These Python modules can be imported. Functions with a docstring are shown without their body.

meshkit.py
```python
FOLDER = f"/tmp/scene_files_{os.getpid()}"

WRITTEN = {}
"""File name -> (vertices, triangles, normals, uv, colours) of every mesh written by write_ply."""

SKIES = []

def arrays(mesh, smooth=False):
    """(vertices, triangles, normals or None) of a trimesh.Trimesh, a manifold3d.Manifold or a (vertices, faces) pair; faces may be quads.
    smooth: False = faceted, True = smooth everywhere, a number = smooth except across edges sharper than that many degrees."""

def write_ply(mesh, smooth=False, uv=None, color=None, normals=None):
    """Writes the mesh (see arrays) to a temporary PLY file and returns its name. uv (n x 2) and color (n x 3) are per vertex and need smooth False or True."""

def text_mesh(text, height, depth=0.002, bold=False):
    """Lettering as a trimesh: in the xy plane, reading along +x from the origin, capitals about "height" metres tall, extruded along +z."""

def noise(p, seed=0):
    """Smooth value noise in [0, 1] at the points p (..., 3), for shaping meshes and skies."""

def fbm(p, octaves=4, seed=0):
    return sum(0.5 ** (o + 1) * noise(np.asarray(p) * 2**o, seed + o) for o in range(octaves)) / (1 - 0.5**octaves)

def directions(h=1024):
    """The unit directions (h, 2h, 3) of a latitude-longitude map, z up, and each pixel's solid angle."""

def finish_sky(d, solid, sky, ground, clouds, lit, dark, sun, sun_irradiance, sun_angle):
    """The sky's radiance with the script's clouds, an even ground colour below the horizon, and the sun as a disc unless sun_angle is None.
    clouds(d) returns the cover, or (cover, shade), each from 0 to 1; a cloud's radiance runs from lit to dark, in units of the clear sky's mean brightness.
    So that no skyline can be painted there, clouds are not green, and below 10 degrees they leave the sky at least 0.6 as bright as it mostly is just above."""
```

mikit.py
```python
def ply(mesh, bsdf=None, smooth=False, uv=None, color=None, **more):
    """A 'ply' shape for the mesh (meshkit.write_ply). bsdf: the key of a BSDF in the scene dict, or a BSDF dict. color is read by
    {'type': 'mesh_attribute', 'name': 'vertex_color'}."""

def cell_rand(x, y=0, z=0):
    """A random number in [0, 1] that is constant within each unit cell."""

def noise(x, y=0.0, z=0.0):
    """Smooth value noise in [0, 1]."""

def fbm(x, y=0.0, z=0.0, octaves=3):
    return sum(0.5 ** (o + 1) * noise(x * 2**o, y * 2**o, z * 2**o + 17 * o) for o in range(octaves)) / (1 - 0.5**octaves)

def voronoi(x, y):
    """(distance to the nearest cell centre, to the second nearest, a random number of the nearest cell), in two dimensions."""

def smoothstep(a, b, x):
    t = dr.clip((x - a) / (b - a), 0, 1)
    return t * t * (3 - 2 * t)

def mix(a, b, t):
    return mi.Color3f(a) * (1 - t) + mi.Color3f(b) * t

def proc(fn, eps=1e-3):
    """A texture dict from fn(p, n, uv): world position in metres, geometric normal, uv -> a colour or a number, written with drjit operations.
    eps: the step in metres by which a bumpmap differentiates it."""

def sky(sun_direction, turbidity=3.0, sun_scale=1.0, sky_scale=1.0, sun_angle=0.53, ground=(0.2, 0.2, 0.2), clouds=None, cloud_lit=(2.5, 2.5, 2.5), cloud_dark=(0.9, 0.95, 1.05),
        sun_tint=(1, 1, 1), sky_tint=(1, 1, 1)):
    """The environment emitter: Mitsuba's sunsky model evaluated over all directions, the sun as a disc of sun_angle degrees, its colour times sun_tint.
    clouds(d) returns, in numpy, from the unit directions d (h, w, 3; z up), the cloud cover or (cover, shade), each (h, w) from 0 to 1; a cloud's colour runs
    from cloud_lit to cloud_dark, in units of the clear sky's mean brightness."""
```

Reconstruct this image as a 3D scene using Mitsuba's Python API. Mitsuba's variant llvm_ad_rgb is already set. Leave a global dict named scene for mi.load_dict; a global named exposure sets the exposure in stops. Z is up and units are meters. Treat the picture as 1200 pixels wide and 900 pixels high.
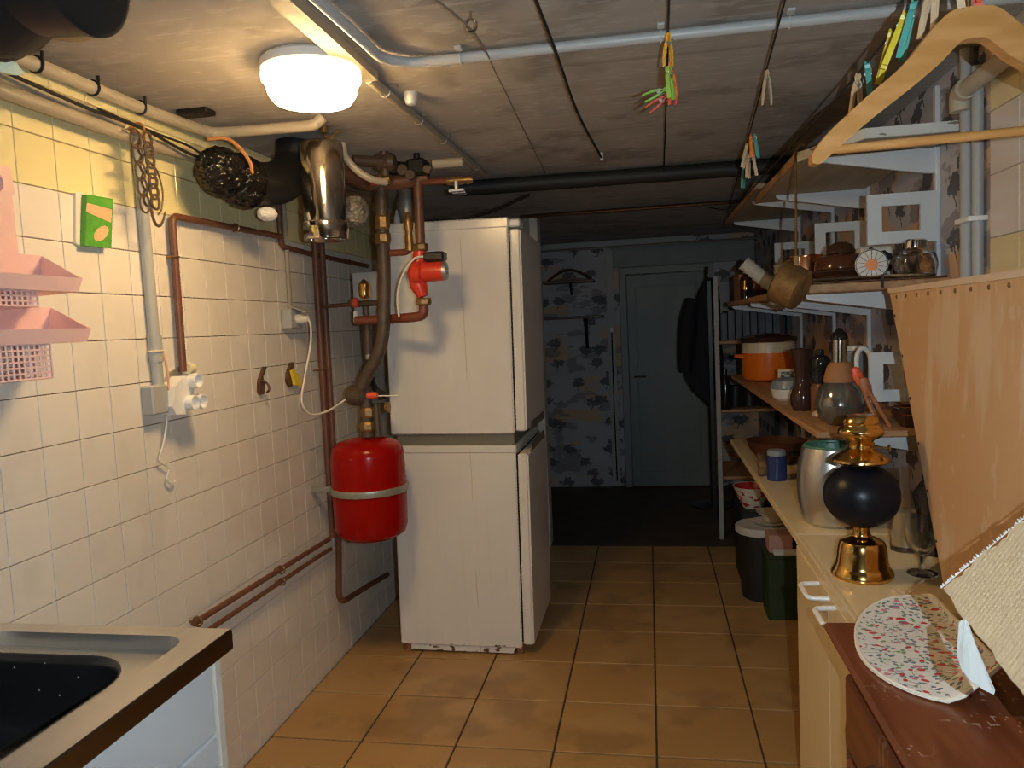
import math, random
import numpy as np, trimesh, mitsuba as mi, drjit as dr, mikit, meshkit
from mikit import proc, noise, fbm, voronoi, cell_rand, smoothstep, mix
from shapely.geometry import Polygon, box as sbox
random.seed(7); RNG = np.random.RandomState(7)
T = mi.ScalarTransform4f
scene, labels = {'type': 'scene'}, {}
ORD = ('first', 'second', 'third', 'fourth', 'fifth', 'sixth', 'seventh', 'eighth')

# ------------------------------------------------------------------ camera, light, exposure
exposure = 0.12
YAW, PITCH, ROLL, FPX, CAM = -.1776, -.0758, -.0462, 902.9, np.array([0, 0, 1.4])
fwd = np.array([math.sin(YAW)*math.cos(PITCH), math.cos(YAW)*math.cos(PITCH), math.sin(PITCH)])
rgt = np.cross(fwd, [0, 0, 1]); rgt /= np.linalg.norm(rgt)
upv = np.cross(rgt, fwd)
up2 = -math.sin(ROLL)*rgt + math.cos(ROLL)*upv
rg2 = math.cos(ROLL)*rgt + math.sin(ROLL)*upv
scene['camera'] = {'type': 'perspective', 'fov': math.degrees(2*math.atan(600/FPX)), 'fov_axis': 'x', 'near_clip': .02, 'far_clip': 50,
    'to_world': T().look_at(origin=CAM.tolist(), target=(CAM+fwd).tolist(), up=up2.tolist())}
LAMP = [68.0, 44.5, 19.0]                 # radiance of the round ceiling lamp's opal glass
FLASH = [3.5, 4.3, 4.7]                  # the camera's own flash, right of the lens
fl = CAM + .09*rg2 + .015*up2
scene['camera_flash'] = {'type': 'spot', 'intensity': {'type': 'rgb', 'value': FLASH}, 'cutoff_angle': 62, 'beam_width': 34,
    'to_world': T().look_at(origin=fl.tolist(), target=(fl+fwd).tolist(), up=up2.tolist())}

# ------------------------------------------------------------------ materials
def rgb(c): return c if isinstance(c, dict) else {'type': 'rgb', 'value': list(c)}
def mat(name, color, rough=.5, metal=0.0, bump=None, bscale=1.0, **k):
    r = rough if isinstance(rough, dict) else float(rough)
    b = {'type': 'principled', 'base_color': rgb(color), 'roughness': r, 'metallic': float(metal), **k}
    if bump is not None: b = {'type': 'bumpmap', 'arbitrary': bump, 'scale': float(bscale), 'bsdf': b}
    scene[name] = {'type': 'twosided', 'bsdf': b}
    return name
W_TILE, F_TILE = .118, .3336
def f_walltile(p, n, uv):
    r = cell_rand(dr.floor((p.y-1.511)/W_TILE), dr.floor((p.z+.0066)/W_TILE))
    c = mix((.74, .68, .60), (.71, .65, .57), r)
    g = smoothstep(.60, .78, fbm(p.y*9, p.z*9+3, 0, 4))
    return mix(c, (.55, .50, .43), g*.22)
mat('white_tile', proc(f_walltile), .16, spec_trans=0.0)
def f_yellow(p, n, uv):
    r = cell_rand(dr.floor((p.y-1.511)/W_TILE), dr.floor((p.z+.0066)/W_TILE))
    return mix((.78, .69, .38), (.73, .64, .33), r)
mat('yellow_tile', proc(f_yellow), .13)
mat('grout', (.20, .14, .085), .9)
def f_floor(p, n, uv):
    r = cell_rand(dr.floor((p.x+1.0169)/F_TILE), dr.floor((p.y-2.4102)/F_TILE))
    c = mix((.46, .26, .095), (.40, .225, .082), r)
    c = mix(c, (.50, .31, .14), smoothstep(.5, .72, fbm(p.x*5, p.y*5, 1, 4))*.5)
    return mix(c, (.24, .135, .06), smoothstep(.52, .78, fbm(p.x*6+9, p.y*6, 4, 5))*.5)
mat('floor_tile', proc(f_floor), .42)
mat('floor_grout', (.07, .04, .02), .9)
def f_ceil(p, n, uv):
    a = fbm(p.x*1.3, p.y*14, 0, 4); b = fbm(p.x*5, p.y*5, 3, 4); s = fbm(p.x*3, p.y*46, 6, 3)
    c = mix((.29, .26, .23), (.345, .315, .285), a)
    c = mix(c, (.17, .15, .125), smoothstep(.46, .72, b)*.6)
    c = mix(c, (.46, .43, .39), smoothstep(.56, .74, fbm(p.x*26+2, p.y*60, 8, 4))*.3)
    c = mix(c, (.44, .41, .37), smoothstep(.68, .84, s)*.35)
    seam = smoothstep(.02, .0, dr.abs(p.y-2.03-.02*noise(p.x*3))) + smoothstep(.013, .0, dr.abs(p.y-2.74-.015*noise(p.x*4)))
    return mix(c, (.19, .165, .14), dr.clip(seam, 0, 1)*.5*smoothstep(.25, .5, noise(p.x*2.2, 5)))
mat('concrete', proc(f_ceil), .85, bump=proc(lambda p, n, uv: fbm(p.x*14, p.y*26, 0, 4)*.0016+.0012*fbm(p.x*2, p.y*9, 5, 2)), bscale=1.0)
def f_paper(p, n, uv):
    s, t = p.x+p.y, p.z
    c = mix((.36, .36, .40), (.50, .455, .46), fbm(s*4, t*7, 0, 3))
    c = mix(c, (.60, .37, .21), smoothstep(.54, .62, fbm(s*4+7, t*8, 2, 3))*.9)
    c = mix(c, (.20, .17, .18), smoothstep(.60, .66, fbm(s*7+3, t*13, 9, 4))*.75)
    for k, (cw, ch) in enumerate(((.17, .21), (.23, .17))):
        j = dr.floor(t/ch+.3*k); u = s/cw+.5*(j-2*dr.floor(j/2))+.37*k; i = dr.floor(u)
        dx = (u-i-.25-.5*cell_rand(i, j, 3+k))*cw; dz = (t/ch+.3*k-j-.55)*ch
        keep = dr.select(cell_rand(i, j, 8+k) < .55, 1., 0.)
        w = (fbm(s*55, t*55, k, 3)-.5)*2.6
        crown = smoothstep(1.15, .75, dr.square(dx/.055)+dr.square(dz/.035)+w)*keep
        trunk = smoothstep(.005, .003, dr.abs(dx+.01*dr.sin(dz*70)))*dr.select((dz < 0) & (dz > -.07), 1., 0.)*keep
        c = mix(c, (.065, .06, .07), dr.clip(crown+trunk, 0, 1)*.9)
    return c
mat('wallpaper', proc(f_paper), .55)
mat('plaster', (.34, .31, .27), .8)
def f_tile_r(p, n, uv):
    j = dr.floor((p.z-.013)/.155); i = dr.floor(p.y/.155)
    return mix((.66, .58, .52), (.70, .58, .33), dr.select(cell_rand(i, j, 2) < .5, 1., 0.))
mat('beige_tile', proc(f_tile_r), .2)
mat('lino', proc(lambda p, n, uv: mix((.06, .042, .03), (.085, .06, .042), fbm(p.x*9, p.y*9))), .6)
mat('dimmed_door_paint', proc(lambda p, n, uv: mix((.15, .17, .165), (.215, .235, .225), fbm(p.x*7, p.z*2, 0, 4))), .45)  # dimness of the back room put into the door and header colour
mat('dimmed_frame_paint', (.22, .235, .225), .45)  # door frame colour darkened likewise for the dim back room
mat('cream_paint', (.66, .61, .52), .5)
mat('grey_paint', (.40, .40, .375), .5)
mat('white_metal', (.62, .64, .66), .4)
def f_fridge(p, n, uv):
    c = mix((.78, .745, .69), (.74, .70, .64), fbm(p.x*6, p.z*4, 0, 3))
    side = dr.select(n.y < -.5, 1., 0.)
    st = smoothstep(.64, .72, noise(p.x*85+31, 0, p.z*.35))*smoothstep(.35, .6, fbm(p.x*20, p.z*5, 7, 3))
    line = smoothstep(.0035, .0012, dr.abs(p.x+.742+.012*noise(p.z*1.3)+.004*noise(p.z*9)))*smoothstep(.25, .5, noise(p.z*7, 3))
    c = mix(c, (.50, .40, .22), dr.clip(st*.06+line*.45, 0, 1)*side)
    rust = smoothstep(.60, .68, fbm(p.x*40, p.z*60, 2, 4))*dr.select(p.z < .045, 1., 0.)
    return mix(c, (.13, .07, .035), rust)
mat('appliance', proc(f_fridge), .22)
mat('dark_gap', (.10, .095, .08), .6)
mat('olive_plastic', (.17, .155, .12), .5)
mat('black', (.015, .015, .016), .35)
mat('black_matte', (.010, .010, .011), .5, specular=.3)
mat('black_gloss', (.012, .013, .014), .12)
mat('black_bag', (.005, .005, .005), .13, bump=proc(lambda p, n, uv: fbm(p.x*34, p.y*34, p.z*34, 4)*.03), bscale=1.0)
def f_pipe(p, n, uv): return mix((.105, .040, .022), (.18, .072, .040), fbm(p.x*24, p.y*24, p.z*24, 3))
mat('brown_pipe', proc(f_pipe), .42)
mat('copper_red', proc(lambda p, n, uv: mix((.33, .09, .05), (.22, .08, .05), fbm(p.x*40, p.y*40, p.z*40, 3))), .4, metallic=0.0) if False else mat('copper_red', proc(lambda p, n, uv: mix((.23, .055, .03), (.13, .045, .026), fbm(p.x*40, p.y*40, p.z*40, 3))), .4)
mat('iron_pipe', proc(lambda p, n, uv: mix((.050, .033, .022), (.095, .062, .038), fbm(p.x*30, p.y*30, p.z*30, 3))), .5)
mat('insulation', (.02, .02, .018), .6)
mat('brass', (.78, .50, .16), .13, 1.0)
mat('brass_dull', proc(lambda p, n, uv: mix((.36, .22, .075), (.14, .075, .035), fbm(p.x*60, p.y*60, p.z*60, 3))), .36, .6)
mat('copper', (.66, .28, .13), .22, 1.0)
mat('copper_dark', (.26, .14, .08), .22, .9)
mat('steel', (.62, .58, .53), .09, 1.0)
mat('steel_sink', proc(lambda p, n, uv: mix((.56, .53, .49), (.62, .59, .55), fbm(p.x*90, p.y*4, 0, 3))), .31, .84)
mat('reflection_tinted_edge', (.21, .16, .13), .22, 1.0)  # brown reflection of the floor put into the steel base colour
mat('aluminium', (.66, .65, .62), .33, 1.0)
mat('grey_metal', (.36, .345, .32), .4, .7)
mat('red_enamel', (.31, .004, .002), .22, specular=.2)
mat('pump_red', (.60, .045, .022), .32)
mat('band', (.36, .36, .31), .4, .5)
mat('pvc_grey', (.36, .36, .35), .5)
mat('pvc_cream', (.45, .385, .285), .45)
mat('pvc_white', (.46, .46, .45), .4)
mat('pipe_beige', proc(lambda p, n, uv: mix((.35, .30, .22), (.28, .24, .18), fbm(p.x*18, p.y*18, p.z*18, 3))), .5)
mat('white_plastic', (.74, .73, .71), .3)
mat('cream_plastic', (.72, .63, .42), .35)
mat('pink_plastic', (.70, .46, .44), .35)
mat('teal_plastic', (.09, .38, .33), .4)
mat('orange_plastic', (.78, .24, .03), .4)
mat('amber_plastic', (.80, .42, .03), .4)
mat('red_plastic', (.72, .09, .04), .4)
mat('green_plastic', (.28, .52, .08), .4)
mat('yellow_plastic', (.80, .60, .04), .4)
mat('hot_orange', (.80, .10, .03), .4)
mat('rust', (.30, .13, .05), .8)
mat('rope', (.45, .19, .06), .8)
mat('tissue', (.70, .69, .67), .9)
def wood(name, a, b, sx, sy, sz, rough=.45):
    return mat(name, proc(lambda p, n, uv: mix(a, b, smoothstep(.3, .7, fbm(p.x*sx, p.y*sy, p.z*sz, 4)))), rough)
wood('hanger_wood', (.43, .19, .055), (.50, .235, .08), 18, 60, 60, .3)
wood('peg_wood', (.62, .47, .30), (.54, .40, .25), 80, 80, 14, .6)
wood('shelf_wood', (.36, .185, .085), (.45, .25, .12), 55, 5, 55, .5)
wood('shelf_olive', (.33, .26, .165), (.38, .31, .21), 40, 4, 40, .6)
wood('spoon_wood', (.36, .12, .045), (.43, .17, .07), 60, 60, 12, .5)
wood('dark_wood', (.07, .03, .016), (.11, .05, .025), 40, 40, 40, .4)
def f_dress(p, n, uv):
    c = mix((.11, .028, .010), (.16, .046, .018), smoothstep(.3, .7, fbm(p.x*40, p.y*5, p.z*40, 4)))
    d = smoothstep(.73, .80, noise(p.x*190, p.y*120, 3))*smoothstep(.45, .65, fbm(p.x*12, p.y*12, 1, 2))
    return mix(c, (.42, .30, .22), d*.6)
mat('dresser_wood', proc(f_dress), .3)
mat('laminate', proc(lambda p, n, uv: mix((.63, .50, .30), (.58, .455, .27), fbm(p.x*30, p.y*6, p.z*6, 3))), .35)
mat('white_chipped', proc(lambda p, n, uv: mix((.66, .66, .62), (.25, .2, .14), smoothstep(.68, .72, fbm(p.x*30, p.y*30, p.z*70, 3)))), .5)
def f_board(p, n, uv):
    c = mix((.46, .255, .115), (.52, .31, .16), fbm(p.y*6, p.z*6, 0, 4))
    w = smoothstep(.52, .74, fbm(p.y*16+p.z*3, p.z*4.5, 5, 4))
    c = mix(c, (.60, .47, .34), w*.4)
    d = smoothstep(.73, .78, fbm(p.y*46, p.z*26, 8, 3))
    return mix(c, (.64, .53, .42), d*.2)
mat('hardboard', proc(f_board), .6)
mat('board_edge', (.55, .40, .27), .6)
def f_card(p, n, uv):
    q = p.x*.66+p.z*.75; t = p.x*.75-p.z*.66
    c = mix((.40, .26, .145), (.46, .31, .18), fbm(t*60, q*5, 0, 3))
    return mix(c, (.25, .175, .105), smoothstep(.62, .75, fbm(t*28, q*3, 4, 3))*.5)
mat('cardboard', proc(f_card), .75, bump=proc(lambda p, n, uv: .0012*dr.sin((p.x*.75-p.z*.66)*900)), bscale=1.0)
mat('paper_white', (.52, .51, .48), .8)
def f_mat(p, n, uv):
    c = mi.Color3f(.72, .71, .68)
    x, y = p.x+.012*noise(p.x*60, p.y*60), p.y
    f1, f2, w = voronoi(x*92, y*92)
    leaf = smoothstep(.38, .28, f1)*dr.select(w < .52, 1., 0.)
    c = mix(c, mix((.10, .15, .24), (.13, .25, .12), dr.select(w < .26, 1., 0.)), leaf*.9)
    g1, g2, v = voronoi(x*54+3.3, y*54+1.7)
    red = smoothstep(.30, .22, g1)*dr.select(v < .45, 1., 0.)
    c = mix(c, mix((.58, .05, .06), (.62, .22, .26), dr.select(v < .2, 1., 0.)), red)
    s = smoothstep(.035, .015, dr.abs(fbm(x*62, y*62, 2, 2)-.5))
    return mix(c, (.20, .23, .22), s*.6)
mat('floral', proc(f_mat), .12, clearcoat=.6)
mat('mat_edge', (.70, .64, .54), .5)
mat('sphere_black', (.006, .007, .011), .34, specular=.22)
mat('clear_bag', (.17, .155, .13), .2, bump=proc(lambda p, n, uv: fbm(p.x*40, p.y*40, p.z*40, 4)*.03), bscale=1.0)
mat('cork', (.34, .15, .06), .7)
mat('grey_glass', (.24, .235, .21), .12, .75)
mat('orange_enamel', (.78, .17, .012), .25)
mat('cream_enamel', (.66, .56, .40), .25)
mat('dark_brown_glaze', (.045, .022, .016), .12)
mat('amber_glaze', (.17, .065, .03), .15)
mat('brown_glaze', (.05, .022, .012), .2)
mat('mahogany_glaze', (.075, .025, .012), .15)
mat('blue_glaze', (.02, .035, .12), .2)
mat('green_enamel', (.06, .17, .12), .4)
mat('white_ceramic', (.70, .67, .60), .2)
def f_bowl(p, n, uv):
    a = fbm(p.x*34, p.y*34, p.z*34, 3)
    return mix((.70, .66, .56), (.45, .05, .04), smoothstep(.52, .58, a)*dr.select(p.z < .485, 1., 0.))
mat('bowl_pattern', proc(f_bowl), .2)
mat('red_inside', (.45, .03, .03), .3)
mat('grey_dish', (.22, .25, .28), .3)
mat('lid_white', (.58, .57, .52), .5)
mat('bin_dark', (.014, .015, .014), .5)
mat('box_pink', (.45, .26, .21), .7)
mat('bag_green', (.015, .035, .010), .5)
mat('jacket', (.018, .019, .028), .9)
mat('books', proc(lambda p, n, uv: mix((.05, .06, .09), (.10, .11, .13), cell_rand(dr.floor(p.x*70)))), .5)
mat('mesh_dark', proc(lambda p, n, uv: mix((.06, .055, .05), (.42, .40, .36), dr.select(cell_rand(dr.floor(p.x*230), dr.floor(p.z*230)) < .45, 1., 0.))), .6)
def f_slice(p, n, uv): return mi.Color3f(.68, .64, .58)
mat('leaf_green', proc(lambda p, n, uv: mix((.05, .26, .03), (.12, .36, .05), fbm(p.y*60, p.z*60))), .35)
mat('peach', (.72, .40, .22), .4)
mat('plug_white', (.70, .66, .58), .35)
mat('wire_black', (.015, .014, .013), .5)
mat('wire_grey', (.16, .15, .13), .5)
mat('glass_chip', (.55, .75, .72), .1)
scene['glass'] = {'type': 'dielectric', 'int_ior': 1.5, 'ext_ior': 1.0}
scene['opal'] = {'type': 'twosided', 'bsdf': {'type': 'diffuse', 'reflectance': {'type': 'rgb', 'value': [.8, .78, .72]}}}

# ------------------------------------------------------------------ mesh helpers
def M(v, f): return trimesh.Trimesh(np.asarray(v, float), np.asarray(f), process=False)
def cat(*ms): return trimesh.util.concatenate(list(ms))
def cbox(x0, x1, y0, y1, z0, z1, b=.003):
    b = min(b, (x1-x0)*.45, (y1-y0)*.45, (z1-z0)*.45)
    P = []
    for sx in (0, 1):
        for sy in (0, 1):
            for sz in (0, 1):
                c = np.array([(x0, x1)[sx], (y0, y1)[sy], (z0, z1)[sz]]); d = np.array([1-2*sx, 1-2*sy, 1-2*sz])*b
                for k in range(3):
                    e = d.copy(); e[k] = 0; P.append(c+e)
    return trimesh.convex.convex_hull(np.array(P))
def hull(pts): return trimesh.convex.convex_hull(np.array(pts, float))
def arc(pts, bend, n=6):
    p = [np.array(q, float) for q in pts]; out = [p[0]]
    for a, b, c in zip(p, p[1:], p[2:]):
        la, lc = np.linalg.norm(a-b), np.linalg.norm(c-b)
        d = min(bend, la*.49, lc*.49)
        s, e = b+(a-b)/la*d, b+(c-b)/lc*d
        for t in np.linspace(0, 1, n): out.append((1-t)**2*s+2*t*(1-t)*b+t*t*e)
    return np.array(out+[p[-1]])
def spline(pts, n=8):
    p = np.array(pts, float); q = np.vstack([2*p[0]-p[1], p, 2*p[-1]-p[-2]]); out = []
    for i in range(len(p)-1):
        a, b, c, d = q[i:i+4]
        for t in np.linspace(0, 1, n, endpoint=False):
            out.append(.5*(2*b+(c-a)*t+(2*a-5*b+4*c-d)*t*t+(3*b-a-3*c+d)*t**3))
    return np.array(out+[p[-1]])
def tube(pts, r, sides=12, bend=0, closed=False):
    p = arc(pts, bend) if bend else np.array(pts, float)
    keep = [0]+[i for i in range(1, len(p)) if np.linalg.norm(p[i]-p[i-1]) > 1e-6]; p = p[keep]
    n = len(p); R = np.broadcast_to(r, (n,)) if np.ndim(r) == 0 else np.interp(np.linspace(0, 1, n), np.linspace(0, 1, len(r)), r)
    t = (np.roll(p, -1, 0)-np.roll(p, 1, 0)) if closed else np.gradient(p, axis=0)
    t /= np.linalg.norm(t, axis=1, keepdims=True)
    a = np.cross(t[0], [0, 0, 1.] if abs(t[0][2]) < .9 else [1., 0, 0]); a /= np.linalg.norm(a); V = []
    ang = np.arange(sides)*2*np.pi/sides
    for i in range(n):
        a = a-t[i]*np.dot(a, t[i]); a /= np.linalg.norm(a); b = np.cross(t[i], a)
        V.append(p[i]+R[i]*(np.cos(ang)[:, None]*a+np.sin(ang)[:, None]*b))
    V = np.vstack(V); F = []
    for i in range(n if closed else n-1):
        k = (i+1) % n
        for j in range(sides):
            l = (j+1) % sides
            F += [[i*sides+j, i*sides+l, k*sides+l], [i*sides+j, k*sides+l, k*sides+j]]
    if not closed:
        V = np.vstack([V, p[0], p[-1]]); c0, c1 = len(V)-2, len(V)-1
        for j in range(sides):
            l = (j+1) % sides
            F += [[c0, l, j], [c1, (n-1)*sides+j, (n-1)*sides+l]]
    return M(V, F)
def lathe(prof, n=28, at=(0, 0, 0), axis='z'):
    pr = np.array(prof, float); m = len(pr); ang = np.arange(n)*2*np.pi/n
    V = np.stack([np.stack([r*np.cos(ang), r*np.sin(ang), np.full(n, z)], 1) for r, z in pr]).reshape(-1, 3); F = []
    for i in range(m-1):
        for j in range(n):
            l = (j+1) % n
            if pr[i+1][0] > 1e-9: F.append([i*n+j, (i+1)*n+l, (i+1)*n+j])
            if pr[i][0] > 1e-9: F.append([i*n+j, i*n+l, (i+1)*n+l])
    ms = M(V, F); ms.merge_vertices(); ms.update_faces(ms.nondegenerate_faces())
    if ms.volume < 0: ms.invert()
    if axis == 'x': ms.apply_transform(np.array([[0, 0, 1, 0], [1, 0, 0, 0], [0, 1, 0, 0], [0, 0, 0, 1.]]))
    if axis == 'y': ms.apply_transform(np.array([[0, 1, 0, 0], [0, 0, 1, 0], [1, 0, 0, 0], [0, 0, 0, 1.]]))
    ms.apply_translation(at); return ms
def cyl(a, b, r, n=16): return tube([a, b], r, n)
def extr(poly, d0, d1, plane='xy'):
    """poly (points or a shapely polygon) in the named plane, extruded along the third axis from d0 to d1"""
    pg = poly if isinstance(poly, Polygon) else Polygon(poly)
    m = trimesh.creation.extrude_polygon(pg, abs(d1-d0)); v = m.vertices.copy(); w = v[:, 2]+min(d0, d1)
    if plane == 'xy': m.vertices = np.c_[v[:, 0], v[:, 1], w]
    elif plane == 'yz': m.vertices = np.c_[w, v[:, 0], v[:, 1]]
    else: m.vertices = np.c_[v[:, 0], w, v[:, 1]]; m.invert()
    return m
def rotm(axis, deg, at=(0, 0, 0)): return trimesh.transformations.rotation_matrix(math.radians(deg), axis, at)
def ring(c, r, t, axis='z', n=28, s=8, k=1.0):
    a = np.arange(n)*2*np.pi/n; z = 0*a
    p = {'z': np.c_[np.cos(a), k*np.sin(a), z], 'x': np.c_[z, np.cos(a), k*np.sin(a)], 'y': np.c_[np.cos(a), z, k*np.sin(a)]}[axis]*r+np.array(c)
    return tube(p, t, s, closed=True)
def ball(c, r, n=16): return lathe([(r*math.sin(a), -r*math.cos(a)) for a in np.linspace(0, math.pi, n)], 24, c)

# ------------------------------------------------------------------ naming helpers
def num(key):
    used = lambda k: k in scene or k in labels or any(q.startswith(k+'__') for q in scene)
    if not used(key): return key
    i = 1
    while used(f'{key}_{i:03d}'): i += 1
    return f'{key}_{i:03d}'
def lab(key, label=None, cat=None, group=None, kind=None):
    d = {k: v for k, v in (('label', label), ('category', cat), ('group', group), ('kind', kind)) if v}
    if d: labels[key] = d
def thing(name, label, cat, group=None):
    k = num(name); lab(k, label, cat, group); return k
def part(parent, name, mesh, m, smooth=35, label=None):
    k = num(parent+'__'+name); scene[k] = mikit.ply(mesh, m, smooth=smooth)
    if label: lab(k, label)
    return k
def one(name, mesh, m, label, cat, group=None, smooth=35):
    k = num(name); scene[k] = mikit.ply(mesh, m, smooth=smooth); lab(k, label, cat, group); return k
def struct(name, mesh, m, smooth=False):
    scene[name] = mikit.ply(mesh, m, smooth=smooth); labels[name] = {'kind': 'structure'}; return name

# ================================================================== THE ROOM
XL, XR, ZC, YB = -1.36, .86, 2.06, 6.5
Y0, YP = -1.7, 4.76
struct('floor', cbox(XL, XR+.1, Y0, YP, -.08, -.006, .001), 'floor_grout')
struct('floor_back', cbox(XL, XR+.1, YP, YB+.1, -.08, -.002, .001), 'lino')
struct('ceiling', cbox(XL-.1, XR+.1, Y0-.1, YB+.1, ZC, ZC+.1, .001), 'concrete')
struct('wall_left', cbox(XL-.1, XL, Y0-.1, YP+.1, -.08, ZC, .001), 'grout')
struct('wall_left_back', cbox(XL-.1, XL, YP+.1, YB+.1, -.08, ZC, .001), 'wallpaper')
struct('wall_right', cbox(XR, XR+.1, 2.14, YB+.1, -.08, ZC, .001), 'wallpaper')
struct('wall_right_front', cbox(XR, XR+.1, Y0-.1, 2.14, -.08, ZC, .001), 'plaster')
struct('wall_front', cbox(XL-.1, XR+.1, Y0-.1, Y0, -.08, ZC, .001), 'plaster')
struct('wall_back', cbox(XL-.1, XR+.1, YB, YB+.1, -.08, ZC, .001), 'wallpaper')
# partition behind the appliances: stub wall, jamb board and lintel
struct('wall_partition', cbox(XL, -.700, YP, YP+.1, -.006, ZC, .002), 'plaster')
struct('trim_1', cbox(-.700, -.650, YP-.015, YP+.115, -.004, ZC-.001, .004), 'cream_paint')
struct('trim_2', cbox(-.83, .385, YB-.06, YB, 2.0, ZC-.001, .003), 'grey_paint')
# wall tiles
tm = cbox(-.003, .007, .0011, W_TILE-.0011, .0011, W_TILE-.0011, .0009)
tw, ty = mikit.ply(tm, 'white_tile', smooth=False), mikit.ply(tm, 'yellow_tile', smooth=False)
cells = []
for c in range(-8, 28):
    for r in range(0, 18):
        y, z = 1.511+W_TILE*c, -.0066+W_TILE*r
        if z+W_TILE > ZC-.002 and r >= 18: continue
        seen = (z > .88 and y > 1.26-.05) or y > 1.26
        cells.append((0 if seen and y < 3.7 else 1, y, r, z))
cells.sort(key=lambda q: (q[0], q[1]))
rest_w, rest_y, nt = [], [], 0
topm = trimesh.Trimesh
for s, y, r, z in cells:
    h = min(W_TILE, ZC-.002-z)
    if h < .01: continue
    if s == 0 and nt < 300:
        jig = T().translate([XL, y, z]).rotate([0, 1, 0], float(RNG.uniform(-.07, .07))).rotate([0, 0, 1], float(RNG.uniform(-.07, .07)))
        if h < W_TILE-1e-6: jig = jig.scale([1, 1, h/W_TILE])
        scene[num('wall_left__tile') if nt == 0 else f'wall_left__tile_{nt:03d}'] = {**(tw if r < 15 else ty), 'to_world': jig}; nt += 1
    else:
        q = tm.copy(); q.apply_scale([1, 1, h/W_TILE]); q.apply_translation([XL, y, z]); (rest_w if r < 15 else rest_y).append(q)
scene['wall_left__tile_field'] = mikit.ply(cat(*rest_w), 'white_tile'); labels['wall_left__tile_field'] = {'kind': 'stuff'}
scene['wall_left__upper_tile_field'] = mikit.ply(cat(*rest_y), 'yellow_tile'); labels['wall_left__upper_tile_field'] = {'kind': 'stuff'}
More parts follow.
